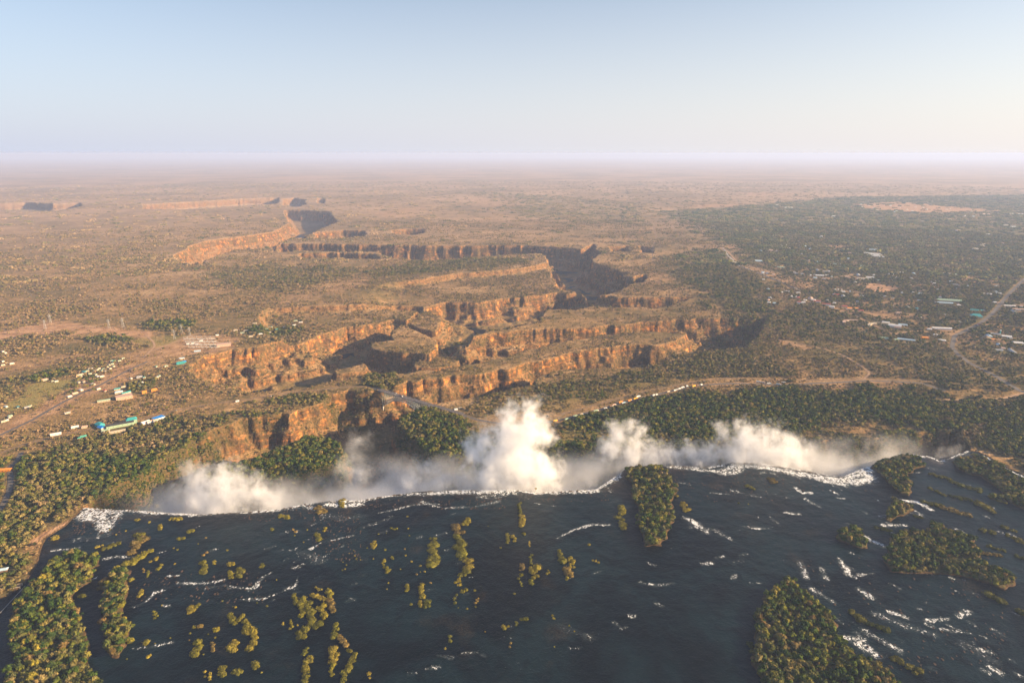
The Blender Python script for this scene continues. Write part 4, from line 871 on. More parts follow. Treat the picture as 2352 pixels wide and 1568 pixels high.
# border station and larger buildings
def B(f, x, y, L_, w, roof, rz, label, h=5, wall='cream', flat=False, name="building", rh=None):
    dx, dy = f(x, y); return house(dx, dy, L_, w, roof, rz, h, wall, flat, name, "building", label, rh=rh)
B(F_V2, 1745,1255, 26, 17, 'blue', a1, "building with a bright blue roof above the gorge at left", 5, 'white', True)
B(F_V2, 905,1400, 20, 12, 'blue', a1-math.pi/2, "low blue roofed hall at the near end of the border station", 5, 'cream')
B(F_V2, 880,1360, 22, 14, 'teal', a1-math.pi/2, "teal roofed hall beside the low blue roofed hall", 6, 'teal')
B(F_V2, 1180,1360, 60, 15, 'dark', R(33), "long dark roofed station building behind a pale wall", 7, 'pale_green')
B(F_V2, 1350,1310, 24, 20, 'teal', R(33), "tall pale green block at the right end of the long station building", 10, 'pale_green')
B(F_V2, 965,1440, 18, 9, 'pale_green', R(33), "pale green shed in front of the teal roofed hall", 4)
B(F_V2, 1140,1450, 34, 7, 'cream', R(33), "thin cream roofed shed in front of the long station building", 4)
B(F_V2, 1550,1320, 20, 9, 'white', R(57), "white roofed shed left of the bright blue roof", 5, 'white', name="shed")
B(F_V2, 1700,1295, 15, 9, 'cream', R(57), "cream shed just below the bright blue roof", 5, 'white', name="shed")
B(F_V2, 1625,1310, 18, 7, 'pink_brown', R(57), "narrow pinkish shed below the bright blue roof", 5, 'white', name="shed")
B(F_V2, 635,1540, 14, 12, 'green', R(33), "green roofed house with orange walls in the trees", 5, 'orange', name="house")
B(F_V2, 590,1555, 10, 8, 'green', R(33), "small green roof beside the green roofed house", 4, 'orange', name="house")
B(F_V2, 235,1490, 22, 8, 'white', R(33), "white roofed shed leftmost along the border road", 4, 'white', name="shed")
B(F_V2, 515,1388, 16, 9, 'white', R(33), "short white roofed shed above the leftmost shed", 4, 'white', name="shed")
B(F_V2, 655,1385, 13, 8, 'pink_brown', R(33), "small pinkish shed right of the short white shed", 4, 'cream', name="shed")
B(F_V2, 1240,955, 40, 22, 'pink_brown', R(33), "big pinkish brown warehouse with a dark end wall", 9, 'pink_brown', True, name="warehouse")
B(F_V2, 940,1000, 30, 8, 'pale_green', R(33), "long pale green shed left of the pinkish warehouse", 4, 'cream', name="shed")
B(F_V2, 1265,885, 24, 9, 'teal', a1, "teal roofed building behind the pinkish warehouse", 4, 'cream')
B(F_V2, 1160,880, 20, 12, 'pale_blue', R(33), "pale blue roof behind the pinkish warehouse", 5, 'cream')
B(F_V2, 1135,830, 16, 9, 'teal', R(33), "smaller teal roof among trees behind the warehouse", 4, 'cream')
B(F_V2, 1680,845, 15, 11, 'orange', R(33), "orange walled house on the end of the curved dirt road", 5, 'orange', name="house")
B(F_V2, 1535,875, 12, 10, 'orange', R(33), "orange walled house left of the end of the dirt road", 5, 'orange', name="house")
B(F_V2, 2065,445, 24, 12, 'teal', R(33), "teal roofed house on the slope below the substation", 5, 'teal')
B(F_V2, 2120,425, 12, 9, 'blue', R(33), "blue roofed annex right of the teal roofed house", 4, 'teal')
B(F_V2, 2085,378, 16, 8, 'pale_blue', R(33), "pale blue roofed shed above the teal roofed house", 4, 'cream', name="shed")
B(F_V1, 2050,650, 16, 10, 'grey', R(33), "grey roof in the yard above the curved dirt road", 4, 'grey')
B(fr(0, 704, .2734), 1880,330, 46, 20, 'pink_brown', R(25), "pinkish brown warehouse right of the substation", 9, 'pink_brown', True, name="warehouse")
B(fr(0, 704, .2734), 1790,385, 24, 10, 'brown', R(25), "brown shed on the gorge edge below the substation", 5, 'brown', name="shed")
B(fr(0, 704, .2734), 1660,380, 20, 9, 'pale_blue', R(25), "pale blue shed on the near side of the substation", 4, 'grey', name="shed")
B(ident, 9, 1081, 30, 10, 'orange', R(8), "long orange roofed lodge at the left edge", 4, 'orange', name="lodge")
B(ident, 5, 1312, 16, 8, 'pale_blue', R(20), "pale blue roof at the left edge above the viewing deck", 4, 'brown', name="lodge")
B(ident, 545, 922, 9, 5, 'white', R(33), "small white hut beside the road above the orange cliff", 3, 'white', name="hut")
B(ident, 1047, 941, 9, 6, 'white', R(20), "small white hut right of the bridge end", 3, 'white', name="hut")
B(ident, 1057, 938, 8, 5, 'cream', R(20), "cream hut next to the white hut by the bridge", 3, 'cream', name="hut")
# town on the right: the roofs that show
T1 = [(600,160,26,14,'pale_blue'),(855,160,24,12,'white'),(750,150,26,14,'pink_brown'),(905,85,16,9,'white'),(980,72,14,9,'white'),(1150,75,16,9,'cream'),(1250,90,26,10,'pale_blue'),(1330,130,26,12,'pale_blue'),(1340,185,20,9,'cream'),(1010,120,22,9,'cream'),(1430,125,26,9,'pale_green'),(1490,38,20,9,'pale_blue'),(1290,45,26,9,'pink_brown'),
 (940,250,20,9,'white'),(1230,205,30,10,'grey'),(1470,235,20,9,'pink_brown'),(1320,300,18,9,'pink_brown'),(1430,320,22,9,'pale_blue'),(1405,350,12,8,'white'),(1600,210,18,9,'red'),(1890,270,16,11,'pale_blue'),(1890,290,18,10,'white'),(1760,350,14,9,'white'),(1690,350,20,9,'pale_green'),(1820,412,18,9,'white'),(1850,412,12,8,'red'),(1920,190,30,12,'pink_brown'),
 (560,308,42,18,'pale_blue'),(600,305,20,12,'white'),(900,402,34,13,'pale_green'),(1450,520,44,12,'white'),(1400,555,18,11,'pale_blue'),(1310,515,20,10,'white'),(1150,495,44,12,'grey'),(1580,465,40,10,'grey'),(1430,440,40,10,'grey'),(1060,470,30,9,'grey'),(630,490,14,9,'white'),(630,470,14,8,'pale_blue'),(780,500,14,12,'pink_brown'),(700,490,30,12,'grey'),(640,580,12,8,'white'),(710,725,16,9,'pale_blue'),
 (900,768,12,8,'white'),(985,755,26,10,'grey'),(1130,775,9,7,'white'),(1160,775,9,7,'white'),(735,850,20,9,'grey'),(710,885,22,8,'pink_brown'),(715,920,12,9,'white'),(800,930,13,9,'pale_blue'),(1080,830,22,10,'white'),(1150,850,20,12,'red'),(1330,860,34,14,'pink_brown'),(1370,880,16,9,'white'),(1250,885,12,8,'white'),
 (1690,735,18,10,'white'),(1760,730,18,10,'white'),(1800,760,20,10,'white'),(1680,800,14,10,'white'),(1710,805,22,12,'red'),(1810,825,26,10,'grey'),(1580,890,16,9,'cream'),(1680,925,11,8,'white'),(1900,1005,20,11,'orange'),(1830,975,20,11,'red'),(2070,1040,18,11,'red'),(1990,1005,20,9,'orange'),(1985,625,18,13,'white'),(1930,755,14,9,'pale_blue'),
 (2060,380,26,9,'pale_green'),(2030,510,40,10,'grey'),(2110,565,56,10,'cream'),(2250,510,15,9,'white'),(2210,505,16,10,'red'),(2200,570,16,9,'white'),(1960,480,12,9,'red'),(1840,540,34,9,'pink_brown'),(1540,570,20,8,'grey')]
T2 = [(135,120,15,9,'white'),(90,155,34,10,'white'),(320,140,12,9,'white'),(400,105,22,9,'white'),(430,155,28,12,'cream'),(490,150,12,9,'pink_brown'),(555,85,20,9,'white'),(415,205,12,8,'red'),(760,130,14,9,'white'),(730,100,24,9,'pale_blue'),(690,175,34,11,'grey'),(220,200,14,9,'pale_green'),(1180,100,22,10,'white'),(1270,105,24,9,'cream'),(1330,110,18,9,'pale_green'),(1560,105,22,11,'pale_blue'),
 (985,230,12,9,'pale_blue'),(1030,245,14,10,'white'),(1090,338,13,9,'white'),(1330,265,26,9,'grey'),(1410,280,12,9,'pink_brown'),(1380,325,18,9,'grey'),(840,398,22,9,'pale_blue'),(710,375,12,8,'grey'),(165,425,12,8,'white'),(230,410,12,8,'cream'),(310,438,14,9,'white'),(640,598,15,11,'white'),(780,620,18,9,'teal'),(520,680,24,10,'pink_brown'),
 (1390,565,13,10,'white'),(1385,560,9,12,'red'),(1750,393,14,8,'cream'),(1845,403,18,10,'white'),(1980,392,20,8,'white'),(1930,370,14,9,'pale_blue'),(1950,285,16,9,'grey'),(2085,300,16,13,'orange'),(1925,525,14,9,'white'),(1970,532,12,8,'pink_brown'),(1780,640,10,8,'pale_blue'),(1640,310,14,9,'grey'),(960,920,12,9,'white'),(1050,1005,12,8,'white'),(1145,1085,20,9,'white'),
 (620,1075,46,9,'pale_blue'),(470,1075,14,8,'pale_green'),(290,1050,24,9,'pale_green'),(1690,855,12,8,'red'),(1730,850,16,10,'brown'),(1980,1145,15,9,'pale_blue'),(2260,1122,30,12,'white'),(2090,1025,26,10,'white'),(2140,1045,12,8,'grey'),(1830,1020,24,12,'pale_blue'),(1900,1072,14,9,'orange'),(2040,1200,12,9,'pink_brown'),(2180,1245,44,8,'grey'),(1960,1225,26,8,'grey'),
 (2200,660,30,10,'grey'),(1930,990,26,9,'grey')]
for f, lst in ((F_T1, T1), (F_T2, T2)):
    for x, y, L_, w, c in lst:
        dx, dy = f(x, y); house(dx, dy+1, L_*1.2, w*1.5, c, random.choice((R(-12), R(-25), R(70)))+random.uniform(-.15, .15), 3.6, 'white' if random.random() < .5 else 'cream', parts=(L_ > 30 or w > 11))
for i in range(16):
    x = 2140+(i % 4)*62+(i//4)*18; y = 195+(i//4)*14+(i % 4)*6; dx, dy = F_T1(x, y)
    house(dx, dy, 26, 12, 'white', R(-20), 5, 'white', grp="white warehouses of the town", name="warehouse", cat="warehouse")
B(F_T1, 2260,152, 60, 16, 'pale_blue', R(-15), "long blue grey roof behind the white warehouses", 6, 'white')
B(F_T2, 1250,510, 95, 26, 'pale_green', R(-18), "very long pale green roofed hall in the right of the town", 6, 'cream')
B(F_T2, 1190,545, 60, 14, 'pale_blue', R(-18), "pale blue roof along the near side of the long green hall", 5, 'cream')
B(F_T2, 1645,740, 40, 34, 'teal', R(-20), "big teal roofed block beside the wide town road", 7, 'pale_green')
B(F_T2, 1650,650, 44, 12, 'teal', R(-20), "narrow teal roof behind the big teal block", 5, 'pale_green')
B(F_T2, 1140,920, 68, 12, 'white', R(-10), "long white roofed hall in front of the town", 6, 'white')
B(F_T2, 890,1058, 24, 14, 'orange', R(-10), "orange roofed building at the end of the hotel drive", 6, 'orange')
B(F_T2, 2140,590, 48, 12, 'white', R(-12), "pale roofed terrace nearest the wide road at the right edge", 6, 'pink_brown')
B(F_T2, 2260,640, 44, 12, 'pink_brown', R(-12), "pinkish roofed terrace at the right edge of the town", 6, 'white')
B(F_T2, 2250,590, 40, 10, 'pink_brown', R(-12), "pinkish roof behind the terraces at the right edge", 6, 'white')
B(F_T1, 1160,935, 16, 14, 'red', R(-15), "red roofed gable block of the white walled hotel", 9, 'white')
B(F_T1, 1225,930, 16, 10, 'white', R(-15), "white wing right of the red roofed gable block", 7, 'white')
B(F_T1, 1420,920, 30, 13, 'red', R(-15), "long red roofed wing of the white walled hotel", 8, 'white')
B(F_T1, 1560,960, 34, 13, 'red', R(-25), "second red roofed wing of the hotel, right of a tree", 7, 'white')
B(F_T1, 1640,1000, 22, 13, 'white', R(-25), "white walled block at the right end of the hotel", 8, 'white')
B(F_T2, 450,885, 44, 18, 'white', R(-28), "big white roof in the middle of the crescent hotel", 7, 'white')
B(F_T2, 320,835, 26, 12, 'white', R(-28), "white roof behind the big white hotel roof", 6, 'cream')
B(F_T2, 570,870, 30, 12, 'pale_blue', R(-28), "grey blue roof right of the big white hotel roof", 6, 'white')
B(F_T2, 490,910, 20, 9, 'pink_brown', R(-28), "pinkish porch roof in front of the big white hotel roof", 6, 'pink_brown')
def crescent(f, x, y, r, a0, a1_, label, roof):
    dx, dy = f(x, y); c = gpt(dx, dy); o = empty("hotel_wing", c); mw, mr = MB(), MB(); n = 14
    for i in range(n):
        t = R(a0+(a1_-a0)*(i+.5)/n); w = r*R(abs(a1_-a0))/n
        px, py = r*math.cos(t), r*math.sin(t); CLEAR.append((c.x+px, c.y+py, 11))
        mw.box((px, py, 2.5), (9, w*1.02, 7), 0, t); mr.box((px, py, 6.3), (11, w*1.06, .6), 0, t)
    mw.build("wall", M_col['cream'], o); mr.build("roof", M_col[roof], o); tag(o, label, "hotel")
crescent(F_T2, 330, 900, 60, 35, 160, "crescent shaped hotel wing with a cream roof", 'cream')
crescent(F_T1, 2010, 1235, 46, 60, 175, "smaller crescent wing left of the hotel", 'pink_brown')
# thatched round hall and tall mast at the right
p = gpt(*F_T2(1790, 1060)); o = empty("round_hall", p); m_ = MB(); m_.cyl((0, 0, -1), (0, 0, 4), 16, 16, 20); m_.build("wall", M_col['cream'], o)
m_ = MB(); m_.cyl((0, 0, 4.02), (0, 0, 13), 19, 1, 20); m_.build("roof", M_col['thatch'], o); tag(o, "large round thatched hall with a conical roof at right", "hall"); CLEAR.append((p.x, p.y, 20))
p = gpt(*F_T2(1998, 1000)); o = empty("tower", p); m_ = MB(); m_.box((0, 0, 8), (3, 3, 18)); m_.build("shaft", M_col['teal'], o); m_ = MB(); m_.box((0, 0, 17.8), (5, 5, 1.6)); m_.build("cap", M_col['white'], o)
tag(o, "slender pale teal water tower behind the thatched hall", "tower"); CLEAR.append((p.x, p.y, 5))
TZ = [gpl([(1790,575),(1960,570),(2100,600),(2250,650),(2260,700),(2150,720),(2060,700),(1960,700),(1850,640),(1780,600)]), gpl([(2020,700),(2180,690),(2270,700),(2240,740),(2100,745),(2000,725)])]
k_ = 0
while k_ < 40:
    dx, dy = random.uniform(1780, 2300), random.uniform(560, 745); x, y = gp(dx, dy)
    if not any(in_poly(z, x, y) < 0 for z in TZ) or float(gval(roadm, x, y)[0]) > .05 or float(gval(bare, x, y)[0]) > .5: continue
    k_ += 1; house(dx, dy, random.uniform(11, 20), random.uniform(9, 12), random.choice(['white', 'grey', 'pink_brown', 'cream', 'grey', 'pale_blue', 'brown', 'red']), random.choice((R(-12), R(-25), R(70))), 3.4, 'cream', parts=False)
# distant suburb, small roofs
fars = [(1690,557),(1700,548)]
for k in range(26):
    dx = 1975+random.random()*300; dy = 468+(dx-1975)*.055+random.random()*16; house(dx, dy, 24, 20, random.choice(['white', 'pink_brown', 'cream', 'pale_blue']), random.random(), 4, 'white', parts=False, grp="houses of the distant suburb")
for dx, dy, L_ in [(2320,492,70),(2344,493,50),(2310,518,40),(2327,522,45),(2254,566,40),(2240,573,36),(2258,563,30),(1887,545,26),(1688,605,40),(1812,478,90),(1784,471,60),(1915,498,40),(2180,505,40),(2120,510,36),(2070,520,30),(2200,530,30),(2270,540,36),(2300,560,30)]:
    house(dx, dy, L_, 24, random.choice(['white', 'cream', 'pink_brown']), R(-10), 6, 'white', parts=False, grp="houses of the far edge of town")
flush()

# ------------------------------------------------------------------ the arch bridge
def bridge():
    A = Vector((*gp(870, 896), 3.2)); B_ = Vector((*gp(988, 931), 3.2)); L_ = (B_-A).length; ang = math.atan2(B_.y-A.y, B_.x-A.x)
    o = empty("arch_bridge", A, ang); tag(o, "long steel arch bridge with a flat deck spanning the gorge below the falls", "bridge")
    hw = 6.5; ext0, ext1 = -14, L_+118
    d = MB(); d.box(((ext0+ext1)/2, 0, -.4), (ext1-ext0, 2*hw, .8)); d.box(((ext0+ext1)/2, 0, -2.4), (ext1-ext0, 2, 1.6)); d.build("deck", M_deck, o)
    for s in (-1, 1):
        m = MB(); m.beam((ext0, s*hw, 1.2), (ext1, s*hw, 1.2), .25)
        for i in range(int((ext1-ext0)/4)): m.beam((ext0+4*i, s*hw, 0), (ext0+4*i, s*hw, 1.2), .2)
        m.build("railing", M_galv, o)
    for s in (-.6, 2.6):
        m = MB(); m.beam((ext0, s, .1), (ext1, s, .1), .18); m.build("rail", M_galv, o)
    x0, x1 = L_*.10, L_*.90; zs, zc = -46, -9; N = 18
    def lo(t): return zs+(zc-4-zs)*(1-(2*t-1)**2)
    def up(t): return -3.6 if abs(2*t-1) > .0 else -3.6
    def ua(t): return lo(t)+5+7*abs(2*t-1)**2
    for s in (-1, 1):
        m = MB(); P = [(x0+(x1-x0)*i/N, s*(hw+.5*0), lo(i/N)) for i in range(N+1)]; Q = [(x0+(x1-x0)*i/N, s*hw, min(-4.2, ua(i/N))) for i in range(N+1)]
        for i in range(N):
            m.beam(P[i], P[i+1], 1.5); m.beam(Q[i], Q[i+1], 1.3); m.beam(P[i], Q[i+1] if i < N/2 else Q[i], .8)
            if i >= N/2: m.beam(P[i+1], Q[i], .7)
        for i in range(N+1): m.beam(P[i], Q[i], .8)
        m.build("arch_rib", M_steel, o)
    for i in range(N+1):
        t = i/N; x = x0+(x1-x0)*t; zt = min(-4.2, ua(t))
        if zt < -6:
            m = MB()
            for s in (-1, 1): m.beam((x, s*hw, zt), (x, s*hw, -3.4), .9)
            m.beam((x, -hw, zt), (x, hw, -3.4), .4); m.beam((x, hw, zt), (x, -hw, -3.4), .4); m.build("spandrel_post", M_steel, o)
    m = MB()
    for i in range(N): 
        t = i/N; x = x0+(x1-x0)*t; xn = x0+(x1-x0)*(i+1)/N; m.beam((x, -hw, lo(t)), (xn, hw, lo((i+1)/N)), .6); m.beam((x, hw, lo(t)), (xn, -hw, lo((i+1)/N)), .6)
    m.build("cross_bracing", M_steel, o)
    for s in (-1, 1):
        m = MB(); n = int((L_+20)/8)
        for z in (-1.2, -3.4): m.beam((ext0, s*hw, z), (L_+6, s*hw, z), .7)
        for i in range(n): a = ext0+i*8; m.beam((a, s*hw, -3.4), (a+4, s*hw, -1.2), .35); m.beam((a+4, s*hw, -1.2), (a+8, s*hw, -3.4), .35)
        m.build("deck_truss", M_steel, o)
    m = MB()
    for x in (-5, L_+7): m.box((x, 0, -9), (7, 15, 14))
    for x in (x0, x1):
        for s in (-1, 1): m.box((x, s*hw, zs-5), (7, 4, 12))
    m.build("abutment", M_concrete, o)
    return A, B_, ang
bA, bB, bang = bridge()

# ------------------------------------------------------------------ vehicles
def wheels(o, xs, hw, r):
    for x in xs:
        for s in (-1, 1):
            m = MB(); m.cyl((x, s*hw-.15, r), (x, s*hw+.15, r), r, r, 10); w = m.build("wheel", M_tyre, o)
def truck(p, rz, cab, load, label, L_=15.0, h=2.9, tank=False):
    o = empty("truck", p, rz); m = MB(); m.box((L_/2-1.1, 0, 1.9), (2.2, 2.5, 2.6), 0, 0, .92); m.build("cab", M_col[cab], o)
    m = MB(); m.box((L_/2+.02, 0, 2.4), (.1, 2.1, .9)); m.build("windscreen", M_glass, o)
    m = MB(); m.box((-1, 0, .95), (L_-1, 1.2, .4)); m.build("chassis", M_col['dark'], o)
    m = MB()
    if tank: m.cyl((-L_/2, 0, 2.4), (L_/2-2.8, 0, 2.4), 1.3, 1.3, 14)
    else: m.box((-1.4, 0, 1.2+h/2), (L_-2.9, 2.6, h)); m.box((-1.4, 0, 1.2+h+.12), (L_-3.3, 2.3, .22))
    m.build("tank" if tank else "trailer_body", M_col[load], o)
    wheels(o, (L_/2-1.4, -L_/2+1.2, -L_/2+2.5, L_/2-4.2), 1.15, .55); tag(o, label, "truck", "trucks queuing on the border road"); return o
def car(p, rz, col, label, grp=None):
    o = empty("car", p, rz); m = MB(); m.box((0, 0, .75), (4.6, 1.85, .8)); m.box((-.2, 0, 1.4), (2.8, 1.7, .65), 0, 0, .8); m.build("body", M_col[col], o)
    m = MB(); m.box((-.2, 0, 1.42), (2.84, 1.72, .42), 0, 0, .86); m.build("windows", M_glass, o); wheels(o, (1.4, -1.4), .85, .36); tag(o, label, "car", grp); return o
TR = [(1276,968,'orange','yellow',14,"yellow truck at the near end of the queue beside the spray"),(1303,964,'green','pale_green',15,"pale green truck second from the near end of the queue"),(1322,957,'white','pale_green',15,"pale green and white truck third in the queue"),
 (1336,953,'pale_blue','cream',11,"short cream truck with a pale blue cab"),(1369,945,'white','pale_green',17,"long pale green truck alone in the middle of the queue"),(1390,939,'white','grey',12,"grey truck just above the long pale green truck"),(1404,934,'white','brown',12,"brown loaded truck with a white cab"),
 (1411,931,'white','pink_brown',11,"pinkish truck next to the brown loaded truck"),(1426,925,'red','orange',15,"orange truck with a red cab"),(1433,927,'pale_blue','pale_blue',15,"pale blue truck on the near side of the red cab"),(1447,921,'grey','orange',14,"orange truck just below the tallest orange one"),(1460,917,'orange','yellow',15,"big bright orange truck in the middle of the queue"),
 (1466,912,'white','white',15,"white truck parked on the far side of the big orange truck"),(1477,915,'white','white',9,"short white truck ahead of the big orange truck"),(1502,909,'dark','white',12,"white truck with a dark cab"),(1508,908,'white','white',9,"white truck directly ahead of the dark cab"),(1535,901,'white','cream',11,"cream truck standing alone above the dark cab truck"),
 (1550,898,'white','white',9,"small white truck between the cream and the grey truck"),(1555,896,'grey','grey',9,"small grey truck in the upper part of the queue"),(1561,894,'white','white',10,"white truck right of the small grey truck"),(1568,891,'white','white',13,"large white truck near the upper end of the queue"),(1578,888,'pale_blue','white',8,"white truck with a pale blue cab"),
 (1594,888,'orange','yellow',15,"bright orange truck near the far end of the queue"),(1603,886,'white','brown',10,"brown truck right of the far orange truck"),(1611,885,'white','white',9,"white truck at the far end of the queue")]
for dx, dy, cb, ld, L_, lb in TR:
    p = gpt(dx, dy); q = gpt(dx+18, dy-5.2); rz = math.atan2(q.y-p.y, q.x-p.x); truck(p+Vector((0, 0, .45)), rz, cb, ld, lb, L_, 3.2)
TP2 = [(1742,878,'white','white',"white truck at the left end of the truck park"),(1752,880,'white','grey',"grey truck in the truck park beside the white one"),(1766,882,'pale_blue','white',"white truck with a pale blue cab in the truck park"),(1788,884,'white','pale_blue',"pale blue truck in the middle of the truck park"),
 (1800,880,'white','white',"white truck at the back of the truck park"),(1815,886,'brown','white',"white truck with a brown cab, truck park right end")]
for dx, dy, cb, ld, lb in TP2:
    p = gpt(dx, dy); truck(p+Vector((0, 0, .4)), R(random.uniform(-20, 10)), cb, ld, lb, 13, 3)
bd = (bB-bA).normalized(); bn = Vector((-bd.y, bd.x, 0))
truck(bA+bd*95+bn*-4, bang, 'white', 'brown', "white cabbed truck crossing the middle of the bridge", 11)
car(bA+bd*66+bn*4.3, bang, 'white', "white car on the far lane of the bridge")
car(bA+bd*70+bn*-4, bang, 'cream', "cream car on the near lane of the bridge")
for dx, dy, c, lb in [(985,934,'white', "white car just off the right bridge end"),(622,910,'white', "white car on the road above the orange cliff"),(405,943,'pale_blue', "pale blue car on the border road at left"),(1004,941,'pink_brown', "pinkish car on the road right of the bridge")]:
    p = gpt(dx, dy); car(p+Vector((0, 0, .45)), R(-10), c, lb)
# freight train
p0, p1 = gpt(1700, 612), gpt(1826, 662); dv = p1-p0; tl = dv.length; tr_ = empty("freight_train", p0, math.atan2(dv.y, dv.x)); tag(tr_, "long dark freight train standing on the curved line beside the town", "train")
n = int(tl/15.5)
for i in range(n):
    m = MB(); x = i*15.5+7; m.box((x, 0, 2.3), (13.6, 2.9, 2.9)); m.box((x, 0, .7), (14.4, 2.2, .5))
    for q in (-4.5, 4.5): m.box((x+q, 0, .4), (2.6, 2.0, .8))
    m.build("locomotive" if i == n-1 else "wagon", M_col['dark' if i % 5 else 'brown'], tr_)
d_ = math.hypot(dv.x, dv.y); 
o = strip("railway_track", [(1660,570),(1675,590),(1700,612),(1760,636),(1826,662),(1850,672)], 14, M_concrete, .3); tag(o, "pale ballasted railway line under the dark train", kind="structure")

# ------------------------------------------------------------------ pylons, substation, deck
def pylon(dx, dy, hgt, label):
    p = gpt(dx, dy); o = empty("pylon", p, R(25)); m = MB(); b, t = hgt*.11, hgt*.022
    for sx in (-1, 1):
        for sy in (-1, 1): m.beam((sx*b, sy*b, -1), (sx*t, sy*t, hgt), .28)
    k = 7
    for i in range(k):
        z0, z1 = hgt*i/k, hgt*(i+1)/k; w0, w1 = b+(t-b)*i/k, b+(t-b)*(i+1)/k
        for s in (-1, 1):
            m.beam((-w0, s*w0, z0), (w1, s*w1, z1), .16); m.beam((w0, s*w0, z0), (-w1, s*w1, z1), .16); m.beam((s*w0, -w0, z0), (s*w1, w1, z1), .16)
    m.build("lattice_mast", M_galv, o)
    for z, w in ((.72, .17), (.84, .2), (.95, .13)):
        m = MB(); m.beam((-hgt*w, 0, hgt*z), (hgt*w, 0, hgt*z), .45); m.beam((-hgt*w, 0, hgt*z), (0, 0, hgt*z+2), .3); m.beam((hgt*w, 0, hgt*z), (0, 0, hgt*z+2), .3); m.build("crossarm", M_galv, o)
    tag(o, label, "pylon", "pylons around the bare orange ground")
for a in [(104,755,36,"lattice pylon on the left of the bare orange ground"),(116,741,34,"pylon behind and right of the leftmost pylon"),(251,754,36,"pylon on the crest in the middle of the orange ground"),(283,752,38,"tall pylon just right of the crest pylon"),(401,779,36,"pylon near the substation beside the green trees"),(418,768,38,"pylon behind the one near the substation"),(436,770,30,"pylon at the left corner of the substation")]: pylon(*a)
F_S = fr(0, 704, .2734); k = 0
for r_ in range(4):
    for c_ in range(7):
        x = 1560+c_*38+r_*14; y = 275+r_*24; p = gpt(*F_S(x, y)); o = empty("switchgear_gantry", p, R(30)); m = MB()
        for s in (-1, 1): m.beam((s*7, 0, -1), (s*7, 0, 11), .6); m.beam((s*7, 0, 11), (s*7, 0, 14), .25)
        m.build("posts", M_galv, o); m = MB(); m.beam((-7, 0, 11), (7, 0, 11), .8); m.build("crossbeam", M_galv, o)
        m = MB()
        for q in (-5, -1.7, 1.7, 5): m.cyl((q, 5, -.5), (q, 5, 4.5), .7, .4, 6)
        m.build("insulators", M_col['white'], o); reg(o, "grey switchgear gantry in the %s row of the substation" % ("back", "second", "third", "front")[r_], "gantry", "gantries of the substation", p)
flush()
for x, y, lb in [(1580,315,"white transformer at the left of the substation"),(1620,312,"white transformer right of the leftmost one"),(1655,318,"white transformer nearest the gantries"),(1825,243,"small white tank behind the substation"),(1690,290,"pale transformer among the gantries")]:
    p = gpt(*F_S(x, y)); o = empty("transformer", p, R(25)); m = MB(); m.box((0, 0, 1.8), (11, 6, 4.6)); m.build("tank", M_col['white'], o); m = MB()
    for q in (-3, 0, 3): m.cyl((q, 0, 4.1), (q, 0, 6.4), .5, .3, 6)
    m.build("bushings", M_col['brown'], o); tag(o, lb, "transformer"); CLEAR.append((p.x, p.y, 8))
def deck():
    p = Vector((*gp(12, 1352), 0)); o = empty("viewing_deck", p, R(14)); m = MB(); m.box((0, 0, 1.6), (44, 9, .4)); m.build("platform", M_col['brown'], o)
    for s in (-1, 1):
        m = MB()
        for z in (2.5, 3.4): m.beam((-22, s*4.4, z), (22, s*4.4, z), .45)
        for i in range(6): m.beam((-22+i*8.8, s*4.4, -2), (-22+i*8.8, s*4.4, 3.7), .7)
        m.build("railing", M_col['cream'], o)
    tag(o, "timber viewing deck with pale railings at the left water edge", "deck")
    a = Vector((*gp(-30, 1440), .4)); b = Vector((*gp(58, 1345), .4)); m = MB(); m.beam(a, b, .8, 0, .6); q = m.build("weir_wall", M_concrete); tag(q, "thin pale weir line running from the deck into the water", "weir")
deck()

woodland()

# ------------------------------------------------------------------ spray rising from the falls
def smooth_noise_mat(name, puffs, dens, soft, wscale, seed, amp=1.8):
    m = NT(name); tc = m.n("ShaderNodeTexCoord"); P = tc.outputs['Object']
    n1 = m.noise(1/wscale, 2, P, .5, 0, True); sb = m.n("ShaderNodeVectorMath", operation='SUBTRACT'); m.put(sb.inputs[0], n1); sb.inputs[1].default_value = (.5, .5, .5)
    ad = m.n("ShaderNodeVectorMath", operation='MULTIPLY_ADD'); m.put(ad.inputs[0], sb.outputs[0]); ad.inputs[1].default_value = (wscale*1.5,)*3; m.put(ad.inputs[2], P)
    acc = None
    for (c, r) in puffs:
        d = m.n("ShaderNodeVectorMath", operation='DISTANCE'); m.put(d.inputs[0], ad.outputs[0]); d.inputs[1].default_value = c
        g = m.math('SUBTRACT', 1.0, m.math('MULTIPLY', d.outputs['Value'], 1/r), clamp=True)
        acc = g if acc is None else m.math('SMOOTH_MAX', acc, g, .3)
    n2 = m.noise(1/(wscale*.85), 6, P, .68)
    v = m.math('ADD', acc, m.math('MULTIPLY', m.math('SUBTRACT', n2, .5), amp))
    n3 = m.noise(1/9., 4, m.scale(ad.outputs[0], (1, 1, .6)), .65)
    v = m.math('ADD', v, m.math('MULTIPLY', m.math('SUBTRACT', n3, .5), .9))
    f = m.math('MULTIPLY', m.rng(v, .38, .38+soft*2.0), m.rng(acc, .02, .2))
    vs = m.n("ShaderNodeVolumePrincipled"); vs.inputs['Color'].default_value = (.995, .995, .995, 1); vs.inputs['Anisotropy'].default_value = 0.0
    m.put(vs.inputs['Density'], m.math('MULTIPLY', f, dens)); m.t.links.new(vs.outputs[0], m.out.inputs['Volume'])
    m.mat.cycles.volume_sampling = 'MULTIPLE_IMPORTANCE' if hasattr(m.mat.cycles, 'volume_sampling') else None
    return m.mat
